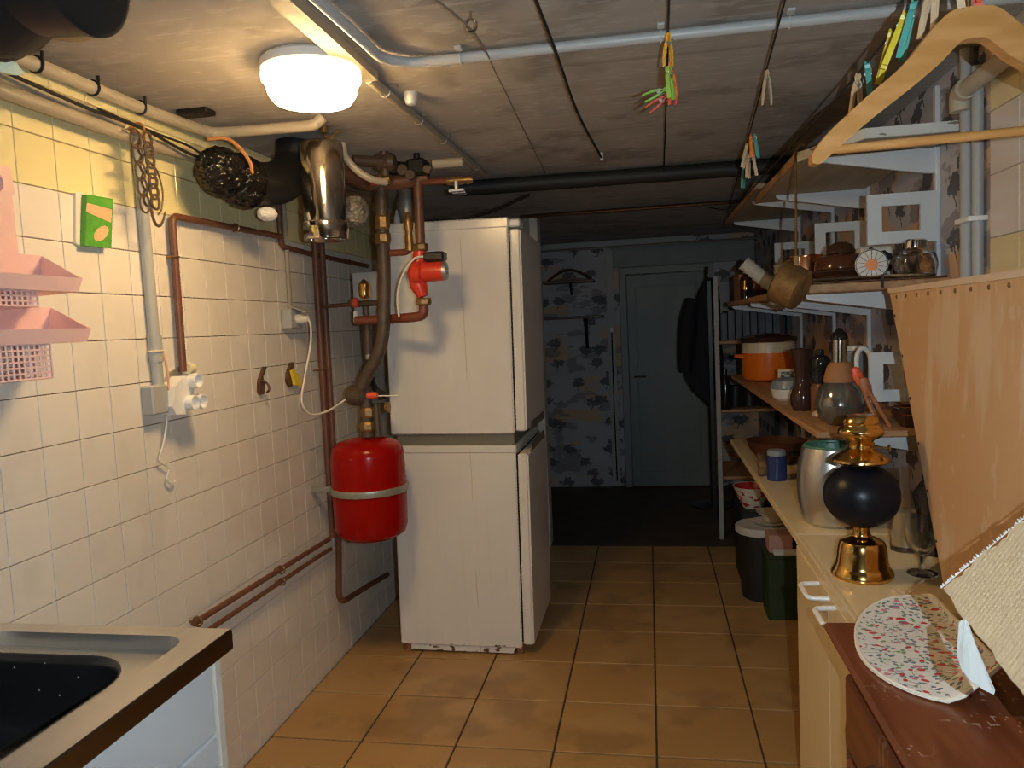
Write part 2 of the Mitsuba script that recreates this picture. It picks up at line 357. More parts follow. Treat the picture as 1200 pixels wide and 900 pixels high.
# floor tiles
fm = mikit.ply(cbox(.0034, F_TILE-.0034, .0042, F_TILE-.0042, -.012, 0, .0018), 'floor_tile')
k = 0
for j in range(-7, 7):
    for i in range(-1, 5):
        x, y = -1.0169+F_TILE*i, 2.4102+F_TILE*j
        x0 = max(x, XL+.008); sx = (min(x+F_TILE, XR)-x0)/F_TILE
        t = T().translate([x0, y, float(RNG.uniform(-.0012, .0004))]).rotate([1, 0, 0], float(RNG.uniform(-.12, .12))).scale([sx, 1, 1])
        scene['floor__tile' if k == 0 else f'floor__tile_{k:03d}'] = {**fm, 'to_world': t}; k += 1
# larger tiles on the near end of the right wall
rm = mikit.ply(cbox(-.007, .001, .001, .154, .001, .154, .0012), 'beige_tile')
k = 0
for j in range(4):
    for i in range(5):
        z0 = 1.253+.155*i
        scene['wall_right_front__tile' if k == 0 else f'wall_right_front__tile_{k:03d}'] = {**rm, 'to_world': T().translate([XR, 2.14-.155*(j+1), z0])}; k += 1
# back wall: painted strip, door and frame
struct('wall_back_panel', cbox(-.335, -.27, YB-.012, YB, 0, 1.98, .002), 'grey_paint')
struct('wall_back_header', cbox(-.27, XR, YB-.012, YB, 1.835, 1.9995, .002), 'dimmed_door_paint')
struct('door_1', cbox(-.165, .47, YB-.045, YB-.005, .01, 1.765, .003), 'dimmed_door_paint')
part('door_1', 'frame', cat(cbox(-.225, -.168, YB-.06, YB, 0, 1.83, .004), cbox(.473, .53, YB-.06, YB, 0, 1.83, .004), cbox(-.2249, .5299, YB-.0599, YB, 1.77, 1.8299, .004)), 'dimmed_frame_paint', False)
part('door_1', 'moulding', cat(cbox(-.10, .405, YB-.051, YB-.045, 1.66, 1.675, .002), cbox(-.10, .405, YB-.051, YB-.045, .12, .135, .002), cbox(-.10, -.085, YB-.051, YB-.045, .135, 1.66, .002), cbox(.39, .405, YB-.051, YB-.045, .135, 1.66, .002)), 'dimmed_door_paint', False)
part('door_1', 'handle', tube([(-.12, YB-.045, .93), (-.12, YB-.085, .93), (-.03, YB-.085, .93)], .008, 8, .01), 'steel')
one('light_switch', cbox(-.315, -.285, YB-.035, YB-.012, 1.305, 1.345, .005), 'white_plastic', 'small pale switch on the back wall left of the dark door', 'switch')
one('dark_cable', tube([(-.30, YB-.018, 1.31), (-.302, YB-.018, .7), (-.298, YB-.018, .05)], .006, 6), 'wire_black', 'dark cable running down the back wall below the small pale switch', 'cable')
# two small shelves on the papered back wall
s = thing('wall_shelf', 'small dark shelf on the far wallpaper, the upper one carrying a dark arched basket', 'shelf')
part(s, 'board', cbox(-.845, -.42, YB-.16, YB, 1.725, 1.745, .003), 'dark_wood', False)
part(s, 'bracket', extr([(YB-.002, 1.724), (YB-.002, 1.63), (YB-.12, 1.724)], -.63, -.615, 'yz'), 'black_matte', False)
b = thing('arched_basket', 'dark arched basket on the upper small shelf of the far wall', 'basket')
part(b, 'rim', tube([(-.81+.36*t, YB-.08, 1.75+.085*math.sin(math.pi*t)) for t in np.linspace(0, 1, 15)], .011, 8), 'dark_wood')
part(b, 'tray', hull([(-.80+.35*t, YB-.08+dy, 1.746+z*math.sin(math.pi*t)) for t in np.linspace(0.02, .98, 12) for dy in (-.05, .05) for z in (0, .025)]), 'dark_wood')
s = thing('wall_shelf', 'small dark shelf with a long bracket on the far wallpaper, the lower one, empty', 'shelf')
part(s, 'board', cbox(-.84, -.36, YB-.16, YB, 1.43, 1.452, .003), 'dark_wood', False)
part(s, 'bracket', cat(extr([(YB-.002, 1.429), (YB-.002, 1.18), (YB-.03, 1.2), (YB-.13, 1.429)], -.52, -.495, 'yz')), 'black_matte', False)

# ================================================================== CEILING: lamp, conduits, pipes, lines
lx, ly = -.783, 1.81
t = thing('ceiling_lamp', 'round opal glass ceiling lamp, lit, beside the grey ceiling trunking', 'lamp')
part(t, 'base', lathe([(0, 2.06), (.112, 2.06), (.119, 2.054), (.119, 2.036), (.112, 2.032), (0, 2.032)], 40, (lx, ly, 0)), 'white_plastic')
kr = num(t+'__glass_rim')
scene[kr] = mikit.ply(lathe([(0, 2.033), (.117, 2.033), (.119, 2.026), (.119, 2.012), (.112, 2.006), (0, 2.006)], 40, (lx, ly, 0)), 'opal', smooth=35,
    emitter={'type': 'area', 'radiance': {'type': 'rgb', 'value': [.08*v for v in LAMP]}})
kd = num(t+'__glass_dome')
scene[kd] = mikit.ply(lathe([(0, 2.0055), (.112, 2.0055), (.104, 1.978), (.092, 1.962), (.058, 1.955), (0, 1.952)], 40, (lx, ly, 0)), 'opal', smooth=35,
    emitter={'type': 'area', 'radiance': {'type': 'rgb', 'value': LAMP}})
lab(kd, 'glowing opal glass dome')

t = thing('cable_trunking', 'long grey cable trunking across the ceiling beside the lit round lamp', 'trunking')
ang = 0
part(t, 'channel', extr([(-.683, .6), (-.643, .6), (-.655, 1.93), (-.702, 1.93)], 2.036, 2.0599, 'xy'), 'pipe_beige', False)
part(t, 'tube', tube([(-.682, 1.93, 2.045), (-.664, 3.28, 2.045)], .0135, 12), 'pipe_beige')
for y in (2.05, 2.35, 2.62, 3.1): part(t, 'clip', cat(ring((-.682+.0135*(y-1.93), y, 2.045), .0145, .0022, 'y', 20, 6), cbox(-.665, -.645, y-.006, y+.006, 2.055, 2.0605, .001)), 'grey_metal', False)
t = thing('ceiling_conduit', 'pale grey conduit that bends at the trunking and crosses the whole ceiling', 'pipe')
part(t, 'tube', tube([(-.625, .7, 2.042), (-.60, 1.70, 2.042), (-.60, 1.80, 2.042), (-.54, 1.852, 2.042), (.57, 1.85, 2.042), (.855, 1.85, 2.042)], .0125, 12, .04), 'pvc_white')
for x in (-.42, .05, .33): part(t, 'clip', cat(ring((x, 1.852, 2.042), .0135, .002, 'x', 20, 6), cbox(x-.008, x+.008, 1.815, 1.84, 2.054, 2.0605, .001)), 'pvc_white', False)
one('ceiling_rose', lathe([(0, 2.025), (.014, 2.028), (.019, 2.045), (.02, 2.0605), (0, 2.0605)], 18, (-.632, 2.13, 0)), 'pvc_white', 'small white cap on the ceiling right of the grey trunking', 'cap')
one('ceiling_hanger_plate', cbox(-1.31, -1.215, 2.06, 2.115, 2.045, 2.0605, .003), 'black_matte', 'small black plate on the ceiling above the bend of the cream pipe', 'plate', smooth=False)
one('black_ceiling_pipe', tube([(-.80, 3.42, 2.02), (.855, 3.47, 2.02)], .033, 14), 'insulation', 'thick black lagged pipe crossing under the ceiling above the white appliances', 'pipe')
one('thin_copper_pipe', tube([(-.72, 4.55, 2.035), (.2, 4.55, 2.035), (.855, 4.55, 2.035)], .011, 10), 'copper_dark', 'thin copper pipe crossing under the dark ceiling in front of the doorway', 'pipe')
one('curtain_rod', tube([(XL, 6.25, 1.985), (XR, 6.25, 1.985)], .009, 8), 'grey_metal', 'thin metal rod across the top of the dark back room in front of the door', 'rod')
t = thing('screw_eye', 'small metal screw eye in the ceiling holding the thin wire', 'hook')
part(t, 'eye', ring((-.345, 1.636, 2.032), .012, .0028, 'y', 18, 6), 'steel'); part(t, 'shank', cyl((-.345, 1.636, 2.043), (-.345, 1.636, 2.061), .003, 6), 'steel')
one('ceiling_wire', tube(spline([(-.43, 1.40, 2.055), (-.345, 1.632, 2.022), (-.36, 2.0, 2.04), (-.385, 2.6, 2.045), (-.415, 3.38, 2.05)]), .0022, 6), 'wire_grey', 'thin grey wire threaded through the screw eye in the ceiling', 'wire')
one('black_cable', tube(spline([(-.205, 1.40, 2.052), (-.19, 1.81, 2.025), (-.185, 2.36, 2.02), (-.158, 3.107, 2.04)]), .0042, 8), 'wire_black', 'loose black cable sagging along the ceiling left of the bright peg bundle', 'cable')
one('cable_pin', cat(cyl((-.158, 3.107, 2.03), (-.158, 3.107, 2.061), .006, 8)), 'white_plastic', 'tiny white pin holding the end of the loose black cable', 'pin')
for nm, a, b, l in (('clothesline', (.058, 1.35, 2.04), (.088, 3.43, 2.03), 'thin dark clothesline through the orange and green peg bundle'),
                    ('clothesline', (.268, 1.35, 2.02), (.475, 4.72, 1.995), 'thin black clothesline holding the single wooden peg and the small peg bunch'),
                    ('clothesline', (.46, .55, 1.92), (.365, 4.85, 2.058), 'thin black clothesline behind the wooden hanger, nearest the shelves')):
    mid = [(a[k]+b[k])/2-(.012 if k == 2 else 0) for k in range(3)]
    pts3 = [a, (.4455, 1.18, 1.9045), (.433, 1.735, 1.874), (.406, 2.70, 1.868), (.392, 3.7, 1.89), b] if a[1] < 1 else [a, mid, b]
    one(nm, tube(spline(pts3), .0026, 6), 'wire_black', l, 'clothesline')

def peg(loc, yaw, tilt, m, label, group=None, length=.073, spread=7):
    """a spring clothes peg; jaws at loc, legs hanging down, tilted by tilt degrees sideways after a turn of yaw"""
    k = thing('clothes_peg', label, 'clothes peg', group)
    prof = [(0, .002), (-.008, .0045), (-.014, .0018), (-.020, .0045), (-.034, .006), (-length*.75, .005), (-length, .0028), (-length, .0004), (-.034, .0006), (0, .0003)]
    tr = trimesh.transformations.translation_matrix(loc) @ rotm([0, 0, 1], yaw) @ rotm([1, 0, 0], tilt)
    for s in (-1, 1):
        pg = extr([(s*(x+.0006), z) for z, x in prof], -.005, .005, 'xz')
        pg.apply_transform(rotm([0, 1, 0], -s*spread, (0, 0, -.012))); pg.apply_transform(tr); part(k, 'prong', pg, m, False)
    sp = cat(cyl((0, -.0062, -.024), (0, .0062, -.024), .0042, 10), tube([(.009, -.0058, -.012), (.008, -.0058, -.022), (-.008, -.0058, -.022), (-.009, -.0058, -.012)], .0009, 5))
    sp.apply_transform(tr); part(k, 'spring', sp, 'grey_metal')
    return k
# bunch on the middle line
B = (.064, 1.79, 2.028)
peg((.064, 1.792, 2.028), 20, 4, 'amber_plastic', 'amber plastic peg topmost of the bunch hanging near the ceiling conduit')
peg((.067, 1.795, 1.965), -15, 14, 'orange_plastic', 'orange plastic peg in the middle of the bunch, right side')
peg((.061, 1.79, 1.955), 60, -6, 'green_plastic', 'lime green peg hanging straight in the middle of the bunch')
peg((.074, 1.80, 1.925), 12, 22, 'red_plastic', 'red orange peg at the lower right of the bunch', None, .05)
peg((.062, 1.79, 1.908), 4, 0, 'green_plastic', 'lime green peg sticking out left at the bottom of the bunch', None, .06)
for k in [q for q in scene if q.startswith('clothes_peg_004__')]:
    scene[k]['to_world'] = T().translate([.062, 1.79, 1.908]).rotate([0, 1, 0], 72).translate([-.062, -1.79, -1.908])
peg((.064, 1.79, 1.895), 4, 0, 'red_plastic', 'red orange peg sticking out left, lowest of the bunch', None, .06)
for k in [q for q in scene if q.startswith('clothes_peg_005__')]:
    scene[k]['to_world'] = T().translate([.064, 1.79, 1.895]).rotate([0, 1, 0], 58).translate([-.064, -1.79, -1.895])
peg((.312, 2.06, 2.005), 12, 3, 'peg_wood', 'single pale wooden peg on the clothesline right of the bright bunch', None, .085)
# far bunch on the second line
for i, (dx, dz, tl, yw, m, l) in enumerate(((0, 0, 12, 70, 'peg_wood', 'wooden peg leaning left in the far small bunch on the second clothesline'), (.012, .03, -4, 65, 'orange_plastic', 'orange peg topmost in the far small bunch on the second clothesline'),
        (.024, .03, -8, 75, 'teal_plastic', 'teal peg at the right of the far small bunch on the second clothesline'), (.004, -.035, 3, 60, 'peg_wood', 'wooden peg lowest in the far small bunch on the second clothesline'), (.016, -.028, -9, 80, 'peg_wood', 'wooden peg tilted right in the far small bunch on the second clothesline'))):
    peg((.348+dx, 2.75, 1.985+dz-.012), yw, tl, m, l, None, .08)
peg((.395, 3.25, 1.985), 60, 3, 'teal_plastic', 'dark teal peg alone at the far end of the second clothesline', None, .08)
# line behind the hanger
for y, tl, yw, m, l in ((1.30, 12, 25, 'peg_wood', 'wooden peg above the hanger, nearest wooden one on the third clothesline'), (1.425, 22, 80, 'yellow_plastic', 'yellow peg tilted on the line above the hanger, right of the other yellow peg'), (1.495, 14, 84, 'yellow_plastic', 'yellow peg on the line above the hanger, left of the other yellow peg'),
        (1.385, 14, 65, 'teal_plastic', 'teal peg beside the two yellow pegs above the hanger'), (1.24, -10, 60, 'peg_wood', 'wooden peg by the hook of the wooden hanger'), (1.70, 8, 20, 'peg_wood', 'large pale peg on the line left of the yellow pegs'), (1.64, -4, 75, 'teal_plastic', 'small teal peg next to the large pale peg'), (1.215, -16, 75, 'red_plastic', 'red tipped peg beside the hook of the wooden hanger')):
    peg((np.interp(y, [1.18, 1.735], [.4455, .433]), y, np.interp(y, [1.18, 1.735], [1.9045, 1.874])), yw, tl, m, l, None, .092)

# ================================================================== LEFT WALL
# pipes in the corner between ceiling and left wall
t = thing('waste_pipe', 'cream plastic pipe under the ceiling that turns right towards the steel cylinder', 'pipe')
part(t, 'tube', tube([(-1.333, .5, 2.032), (-1.333, 1.55, 2.032), (-1.331, 1.95, 2.032), (-1.307, 2.235, 2.032), (-1.155, 2.24, 2.03), (-.975, 2.255, 2.032), (-.95, 2.26, 2.056)], .0165, 14, .05), 'pvc_cream')
for y in (1.57, 1.75, 1.93):
    part(t, 'clip', cat(ring((-1.331, y, 2.032), .0175, .0034, 'y', 22, 6), cbox(-1.317, -1.311, y-.003, y+.003, 2.04, 2.061, .001)), 'black', False)
one('corner_pipe', tube([(-1.325, .5, 1.975), (-1.325, 1.84, 1.968)], .014, 12), 'pipe_beige', 'short beige pipe in the wall corner ending above the hanging chain', 'pipe')
one('lower_corner_pipe', tube([(-1.312, .5, 1.942), (-1.312, 1.93, 1.934), (-1.305, 2.16, 1.94), (-1.30, 2.52, 1.985)], .0165, 12, .05), 'pipe_beige', 'long grey beige pipe along the top of the tiled wall, lowest in the corner', 'pipe')
t = thing('loose_cable', 'loose black cable drooping between the corner pipes', 'cable')
part(t, 'strand', tube(spline([(-1.29, 1.44, 1.97), (-1.285, 1.66, 1.957), (-1.28, 1.86, 1.955), (-1.275, 2.02, 1.935), (-1.27, 2.09, 1.93), (-1.265, 2.12, 1.945)]), .004, 6), 'wire_black')
part(t, 'strand', tube(spline([(-1.285, 1.7, 1.965), (-1.27, 1.9, 1.952), (-1.265, 2.03, 1.95), (-1.262, 2.12, 1.935)]), .0032, 6), 'wire_black')
one('plastic_scrap', hull([(-1.272+.02*RNG.randn()*.6, 1.42+.02*RNG.randn(), 1.972+.008*RNG.randn()) for _ in range(12)]), 'glass_chip', 'crumpled pale blue plastic scrap tucked behind the corner pipes', 'scrap', smooth=False)
# black plastic pipe end, upper left
t = thing('black_plastic_pipe', 'thick black plastic pipe with a flared end under the ceiling at the upper left', 'pipe')
part(t, 'tube', lathe([(0, -1.25), (.115, -1.25), (.115, -.905), (.113, -.86), (.088, -.805), (.086, -.79), (0, -.79)], 36, (0, .95, 1.917), 'x'), 'black_matte')
part(t, 'flared_end', lathe([(0, -.80), (.09, -.80), (.094, -.74), (.098, -.73), (.098, -.724), (.09, -.722), (0, -.722)], 36, (0, .95, 1.912), 'x'), 'black_matte')
part(t, 'ridge', ring((-.885, .95, 1.917), .1155, .0025, 'x', 40, 6), 'black')
# pink rack
t = thing('plastic_rack', 'pink plastic kitchen rack with two bins and a lattice basket on the tiled wall', 'rack')
pl = Polygon([(1.20, 1.46), (1.50, 1.46), (1.485, 1.60), (1.482, 1.73), (1.490, 1.735), (1.484, 1.790), (1.25, 1.790)]).difference(Polygon([(1.448+.014*math.cos(a), 1.752+.018*math.sin(a)) for a in np.linspace(0, 6.28, 16)]))
part(t, 'back_plate', extr(pl, -1.352, -1.344, 'yz'), 'pink_plastic', False)
def rackbin(zb, zf, zt, yf):
    x0, x1 = -1.343, -1.19
    def shell(o):
        b = [(x0+o, 1.05+o, zb+o), (x0+o, yf+.045-o, zb+o), (x1-o*1.2, yf-.012-o, zb+o), (x1-o*1.2, 1.05+o, zb+o)]
        tp = [(x0+o, 1.02+o, zt), (x0+o, yf+.072-o, zt), (x1+.004-o, yf-o, zf), (x1+.004-o, 1.02+o, zf)]
        return np.array(b+tp)
    V = np.vstack([shell(0), shell(.004)]); F = []
    q = lambda a, b, c, d: F.extend([[a, b, c], [a, c, d]])
    q(3, 2, 1, 0)
    for i in range(4):
        j = (i+1) % 4; q(i, j, 4+j, 4+i); q(8+j, 8+i, 12+i, 12+j); q(4+i, 4+j, 12+j, 12+i)
    q(8, 9, 10, 11)
    m = M(V, F)
    if m.volume < 0: m.invert()
    return m
part(t, 'bin', rackbin(1.513, 1.543, 1.605, 1.477), 'pink_plastic', False)
part(t, 'bin', rackbin(1.407, 1.436, 1.489, 1.490), 'pink_plastic', False)
def lattice(x0, x1, y0, y1, z0, z1, n, m):
    q = []
    for i in range(n+1):
        y = y0+(y1-y0)*i/n; q.append(cbox(x1-.003, x1, y-.0022, y+.0022, z0, z1, .0005))
    for j in range(m+1):
        z = z0+(z1-z0)*j/m; q.append(cbox(x1-.0031, x1-.0001, y0, y1, z-.0022, z+.0022, .0005))
    for i in range(8):
        x = x0+(x1-x0)*i/7; q.append(cbox(x-.002, x+.002, y1-.003, y1, z0, z1, .0005)); q.append(cbox(x-.002, x+.002, y0, y1, z0-.002, z0+.001, .0005))
    for j in range(m+1):
        z = z0+(z1-z0)*j/m; q.append(cbox(x0, x1, y1-.0031, y1-.0001, z-.002, z+.002, .0005))
    return cat(*q)
part(t, 'lattice', lattice(-1.34, -1.20, 1.05, 1.365, 1.482, 1.512, 24, 3), 'pink_plastic', False)
part(t, 'basket', lattice(-1.34, -1.195, 1.05, 1.38, 1.338, 1.406, 24, 6), 'pink_plastic', False, 'lattice soap basket')
one('sponge', cbox(-1.30, -1.21, 1.06, 1.268, 1.4115, 1.455, .01), 'cream_plastic', 'yellow sponge lying in the lower pink bin', 'sponge')
# green packet
t = thing('sponge_packet', 'small green printed packet hung on the tiled wall beside the pink rack', 'packet')
pk = hull([(x, y, z) for y, z in ((1.697, 1.765), (1.79, 1.768), (1.768, 1.642), (1.676, 1.640)) for x in (-1.352, -1.331)]); part(t, 'pouch', pk, 'leaf_green', False)
part(t, 'header', hull([(x, y, z) for y, z in ((1.694, 1.744), (1.782, 1.740), (1.774, 1.706), (1.688, 1.722)) for x in (-1.3315, -1.330)]), 'peach', False, 'peach coloured print')
part(t, 'print', extr([(1.735+.028*math.cos(a), 1.675+.017*math.sin(a)+.012*math.cos(a)) for a in np.linspace(0, 6.28, 14)], -1.3315, -1.3300, 'yz'), 'peach', False, 'round peach print')
part(t, 'back_card', hull([(x, y, z) for y, z in ((1.678, 1.768), (1.70, 1.772), (1.676, 1.640), (1.664, 1.645)) for x in (-1.354, -1.346)]), 'cream_paint', False)
# grey conduit and box
t = thing('wall_conduit', 'vertical grey plastic conduit behind the hanging chain on the tiled wall', 'pipe')
part(t, 'tube', tube([(-1.338, 1.915, 1.93), (-1.338, 1.922, 1.28)], .0155, 14), 'pvc_grey')
part(t, 'coupling', cyl((-1.338, 1.921, 1.42), (-1.338, 1.922, 1.345), .019, 14), 'pvc_grey')
part(t, 'tie', ring((-1.337, 1.92, 1.375), .021, .0022, 'z', 18, 5), 'cream_plastic')
one('junction_box', cbox(-1.352, -1.315, 1.862, 1.932, 1.203, 1.282, .004), 'pvc_grey', 'grey junction box at the foot of the vertical grey conduit', 'box', smooth=False)
# chain with hook
t = thing('hook_chain', 'rusty chain with a meat hook hanging from the corner pipe', 'chain')
cx, cy, z = -1.268, 1.845, 1.945
part(t, 'wire', tube(spline([(-1.312, 1.85, 1.956), (-1.29, 1.86, 1.97), (-1.27, 1.85, 1.95), (cx, cy, 1.925), (-1.28, 1.84, 1.94), (-1.315, 1.845, 1.952)]), .004, 6), 'rope', label='orange rusty wire')
for i in range(5):
    part(t, 'link', ring((cx, cy-.034+.004*i, 1.918-.040*i), .0195, .0026, 'x', 18, 6, 1.25), 'iron_pipe')
for i in range(7):
    part(t, 'link', ring((cx+.006, cy+.006+.002*i, 1.925-.0265*i), .0165, .0034, 'x', 18, 6, 1.15), 'iron_pipe')
for i in range(4):
    part(t, 'link', ring((cx-.006, cy-.002+.002*i, 1.905-.043*i), .012, .003, 'y', 14, 6, 1.9), 'iron_pipe')
part(t, 'hook', tube(spline([(cx, cy+.004, 1.765), (cx, cy+.008, 1.735), (cx, cy+.018, 1.712), (cx, cy+.034, 1.706), (cx, cy+.052, 1.72), (cx, cy+.066, 1.748)]), [.0038, .0038, .0038, .002], 8), 'iron_pipe')
part(t, 'side_hook', tube(spline([(cx, cy+.012, 1.87), (cx, cy+.045, 1.85), (cx, cy+.062, 1.80), (cx, cy+.052, 1.755), (cx, cy+.034, 1.735)]), [.0028, .0022], 6), 'iron_pipe')
# brown copper pipes on the wall
def clip(t, y, z, vertical, x=-1.33, r=.011):
    part(t, 'clip', cat(ring((x, y, z), r+.002, .0028, 'z' if vertical else 'y', 16, 6), cyl((x, y, z), (-1.352, y, z), .005, 8)), 'brass_dull')
t = thing('copper_pipe', 'brown copper pipe rising from the white sockets and turning right along the tiles', 'pipe')
part(t, 'tube', tube([(-1.33, 2.03, 1.31), (-1.33, 2.034, 1.757), (-1.33, 2.70, 1.768)], .0105, 12, .025), 'brown_pipe')
clip(t, 2.03, 1.64, True); clip(t, 2.38, 1.763, False)
t = thing('copper_pipe', 'brown copper pipe descending behind the steel cylinder and stepping right over the tiles', 'pipe')
part(t, 'tube', tube([(-1.3415, 2.722, 1.99), (-1.3415, 2.725, 1.735), (-1.3415, 2.98, 1.727), (-1.3415, 3.62, 1.722)], .0105, 12, .025), 'brown_pipe')
t = thing('copper_riser', 'tall brown pipe on the tiled wall left of the red tank, front of two', 'pipe')
part(t, 'tube', tube([(-1.314, 2.965, 1.98), (-1.314, 2.955, 1.3), (-1.314, 2.955, .62), (-1.314, 2.955, .56)], .0125, 12), 'brown_pipe'); clip(t, 2.955, 1.255, True, -1.314, .0125)
t = thing('copper_riser', 'tall brown pipe on the tiled wall left of the red tank, rear of two', 'pipe')
part(t, 'tube', tube([(-1.314, 3.035, 1.98), (-1.314, 3.02, 1.3), (-1.314, 3.01, .52), (-1.322, 2.995, .29), (-1.315, 3.02, .262), (-1.31, 3.20, .245), (-1.31, 3.56, .20)], .0125, 12, .03), 'brown_pipe'); clip(t, 3.02, 1.255, True, -1.314, .0125)
t = thing('skirting_pipe', 'brown pipe low along the tiled wall, upper one of the pair', 'pipe')
part(t, 'tube', tube([(-1.330, 1.985, .578), (-1.330, 2.95, .552)], .0095, 12), 'brown_pipe'); clip(t, 2.0, .578, False, -1.327, .0125); clip(t, 2.52, .563, False, -1.327, .0125)
t = thing('skirting_pipe', 'brown pipe low along the tiled wall, lower one of the pair', 'pipe')
part(t, 'tube', tube([(-1.330, 2.02, .530), (-1.330, 2.86, .512), (-1.330, 2.965, .507)], .008, 12), 'brown_pipe'); clip(t, 2.52, .519, False, -1.327, .0105)
# triple socket
t = thing('triple_socket', 'white three way socket block on the tiles at the foot of the brown pipe', 'socket')
part(t, 'body', cat(hull([(-1.352+dx, y, z) for dx in (0, .05) for y, z in ((1.945, 1.275), (1.99, 1.30), (2.04, 1.295), (2.045, 1.27), (1.985, 1.19), (1.94, 1.195), (1.925, 1.22))])), 'white_plastic', False)
for y, z in ((2.025, 1.283), (2.00, 1.222), (2.04, 1.222)):
    part(t, 'outlet', lathe([(.0, .0), (.021, .0), (.022, .026), (.018, .026), (.016, .008), (0, .008)], 20, (-1.304, y, z), 'x'), 'white_plastic')
one('cream_plug', cat(lathe([(0, 0), (.016, 0), (.019, .012), (.013, .034), (.006, .045), (0, .045)], 16, (0, 0, 0), 'y').apply_translation((-1.325, 2.04, 1.318))), 'cream_plastic', 'cream coloured plug beside the white three way socket', 'plug')
one('metal_plate', hull([(x, y, z) for x in (-1.352, -1.342) for y, z in ((1.955, 1.275), (1.985, 1.31), (2.045, 1.325), (2.04, 1.30))]), 'grey_metal', 'grey metal plate behind the top of the white three way socket', 'plate', smooth=False)
one('dangling_cord', tube(spline([(-1.33, 1.944, 1.20), (-1.338, 1.925, 1.12), (-1.342, 1.905, 1.075), (-1.342, 1.93, 1.055), (-1.342, 1.945, 1.04), (-1.343, 1.933, 1.015), (-1.343, 1.95, .998), (-1.343, 1.975, 1.002)]), .003, 6), 'plug_white', 'thin pale cord dangling below the white three way socket', 'cord')
one('thin_lead', tube(spline([(-1.325, 1.93, 1.39), (-1.318, 1.938, 1.33), (-1.32, 1.942, 1.28), (-1.325, 1.946, 1.23)]), .0028, 6), 'peach', 'thin pinkish lead beside the grey conduit above the junction box', 'cord')
# second conduit, outlet and white lead
one('thin_conduit', tube([(-1.342, 2.768, 1.95), (-1.342, 2.766, 1.50)], .009, 10), 'pipe_beige', 'thin beige conduit above the small grey outlet box', 'pipe')
t = thing('outlet_box', 'small grey outlet box with a hinged flap on the tiled wall', 'socket')
part(t, 'box', cbox(-1.352, -1.31, 2.70, 2.795, 1.425, 1.50, .005), 'pvc_grey', False)
fp = cbox(-.001, .06, 0, .085, 0, .004, .001); fp.apply_transform(rotm([0, 1, 0], 24)); fp.apply_translation([-1.315, 2.712, 1.506]); part(t, 'flap', fp, 'pvc_grey', False)
t = thing('pump_lead', 'white plug and lead running from the grey outlet box to the pump pipes', 'cord')
part(t, 'plug', lathe([(0, 0), (.018, 0), (.02, .02), (.012, .045), (0, .048)], 16, (-1.31, 2.75, 1.462), 'x'), 'plug_white')
part(t, 'lead', tube(spline([(-1.265, 2.75, 1.462), (-1.26, 2.757, 1.43), (-1.27, 2.765, 1.36), (-1.285, 2.735, 1.25), (-1.29, 2.70, 1.155), (-1.275, 2.735, 1.10), (-1.24, 2.80, 1.10), (-1.20, 2.84, 1.125), (-1.15, 2.86, 1.16)]), .0042, 8), 'plug_white')
t = thing('wall_hook', 'empty dark brown hook on the tiled wall', 'hook')
part(t, 'plate', extr([(2.485, 1.21), (2.495, 1.198), (2.515, 1.20), (2.525, 1.235), (2.515, 1.26), (2.548, 1.292), (2.535, 1.295), (2.492, 1.25)], -1.352, -1.340, 'yz'), 'dark_wood', False)
part(t, 'prong', tube(spline([(-1.342, 2.505, 1.25), (-1.32, 2.505, 1.235), (-1.315, 2.505, 1.215), (-1.325, 2.505, 1.205)]), .004, 8), 'dark_wood')
t = thing('wall_hook', 'dark hook on the tiled wall with something yellow on it', 'hook')
part(t, 'plate', extr([(2.70, 1.23), (2.72, 1.205), (2.74, 1.21), (2.745, 1.26), (2.765, 1.298), (2.745, 1.298), (2.71, 1.262)], -1.352, -1.340, 'yz'), 'dark_wood', False)
one('yellow_tag', hull([(x, y, z) for x in (-1.338, -1.325) for y, z in ((2.715, 1.268), (2.735, 1.272), (2.785, 1.225), (2.785, 1.205), (2.735, 1.212), (2.725, 1.24))]), 'yellow_plastic', 'bright yellow tag hanging on the second dark wall hook', 'tag', smooth=False)

# ---- bagged pipe and elbow under the ceiling
t = thing('flue_elbow', 'black flue elbow wrapped in a shiny black bin bag under the ceiling', 'pipe')
def lump(c, r, seed, k=1.0):
    s = trimesh.creation.icosphere(4, 1.0); v = s.vertices
    n = np.array([meshkit.fbm(v*2.2+seed)]).reshape(-1) if hasattr(meshkit, 'fbm') else 0
    n2 = np.array(meshkit.fbm(v*6+seed)).reshape(-1)
    s.vertices = v*np.array(r)*(1+.22*(n[:, None]-.5)+.16*(n2[:, None]-.5))*k+np.array(c); return s
part(t, 'bag', cat(lump((-1.215, 2.12, 1.885), (.066, .085, .072), 3), lump((-1.205, 2.225, 1.878), (.072, .085, .084), 9)), 'black_bag', label='crumpled shiny black bin bag')
part(t, 'elbow', tube(spline([(-1.215, 2.24, 1.88), (-1.20, 2.36, 1.89), (-1.18, 2.45, 1.92), (-1.165, 2.51, 1.98), (-1.16, 2.52, 2.05)]), .070, 22), 'black_matte')
part(t, 'strap', tube(spline([(-1.255, 2.12, 1.985), (-1.20, 2.15, 1.985), (-1.155, 2.17, 1.93), (-1.15, 2.175, 1.88), (-1.175, 2.18, 1.83)]), .006, 6), 'rope', label='orange rusty strap')
one('tissue_wad', lump((-1.19, 2.335, 1.792), (.028, .042, .022), 20), 'tissue', 'crumpled white tissue stuck under the black bin bag', 'tissue')
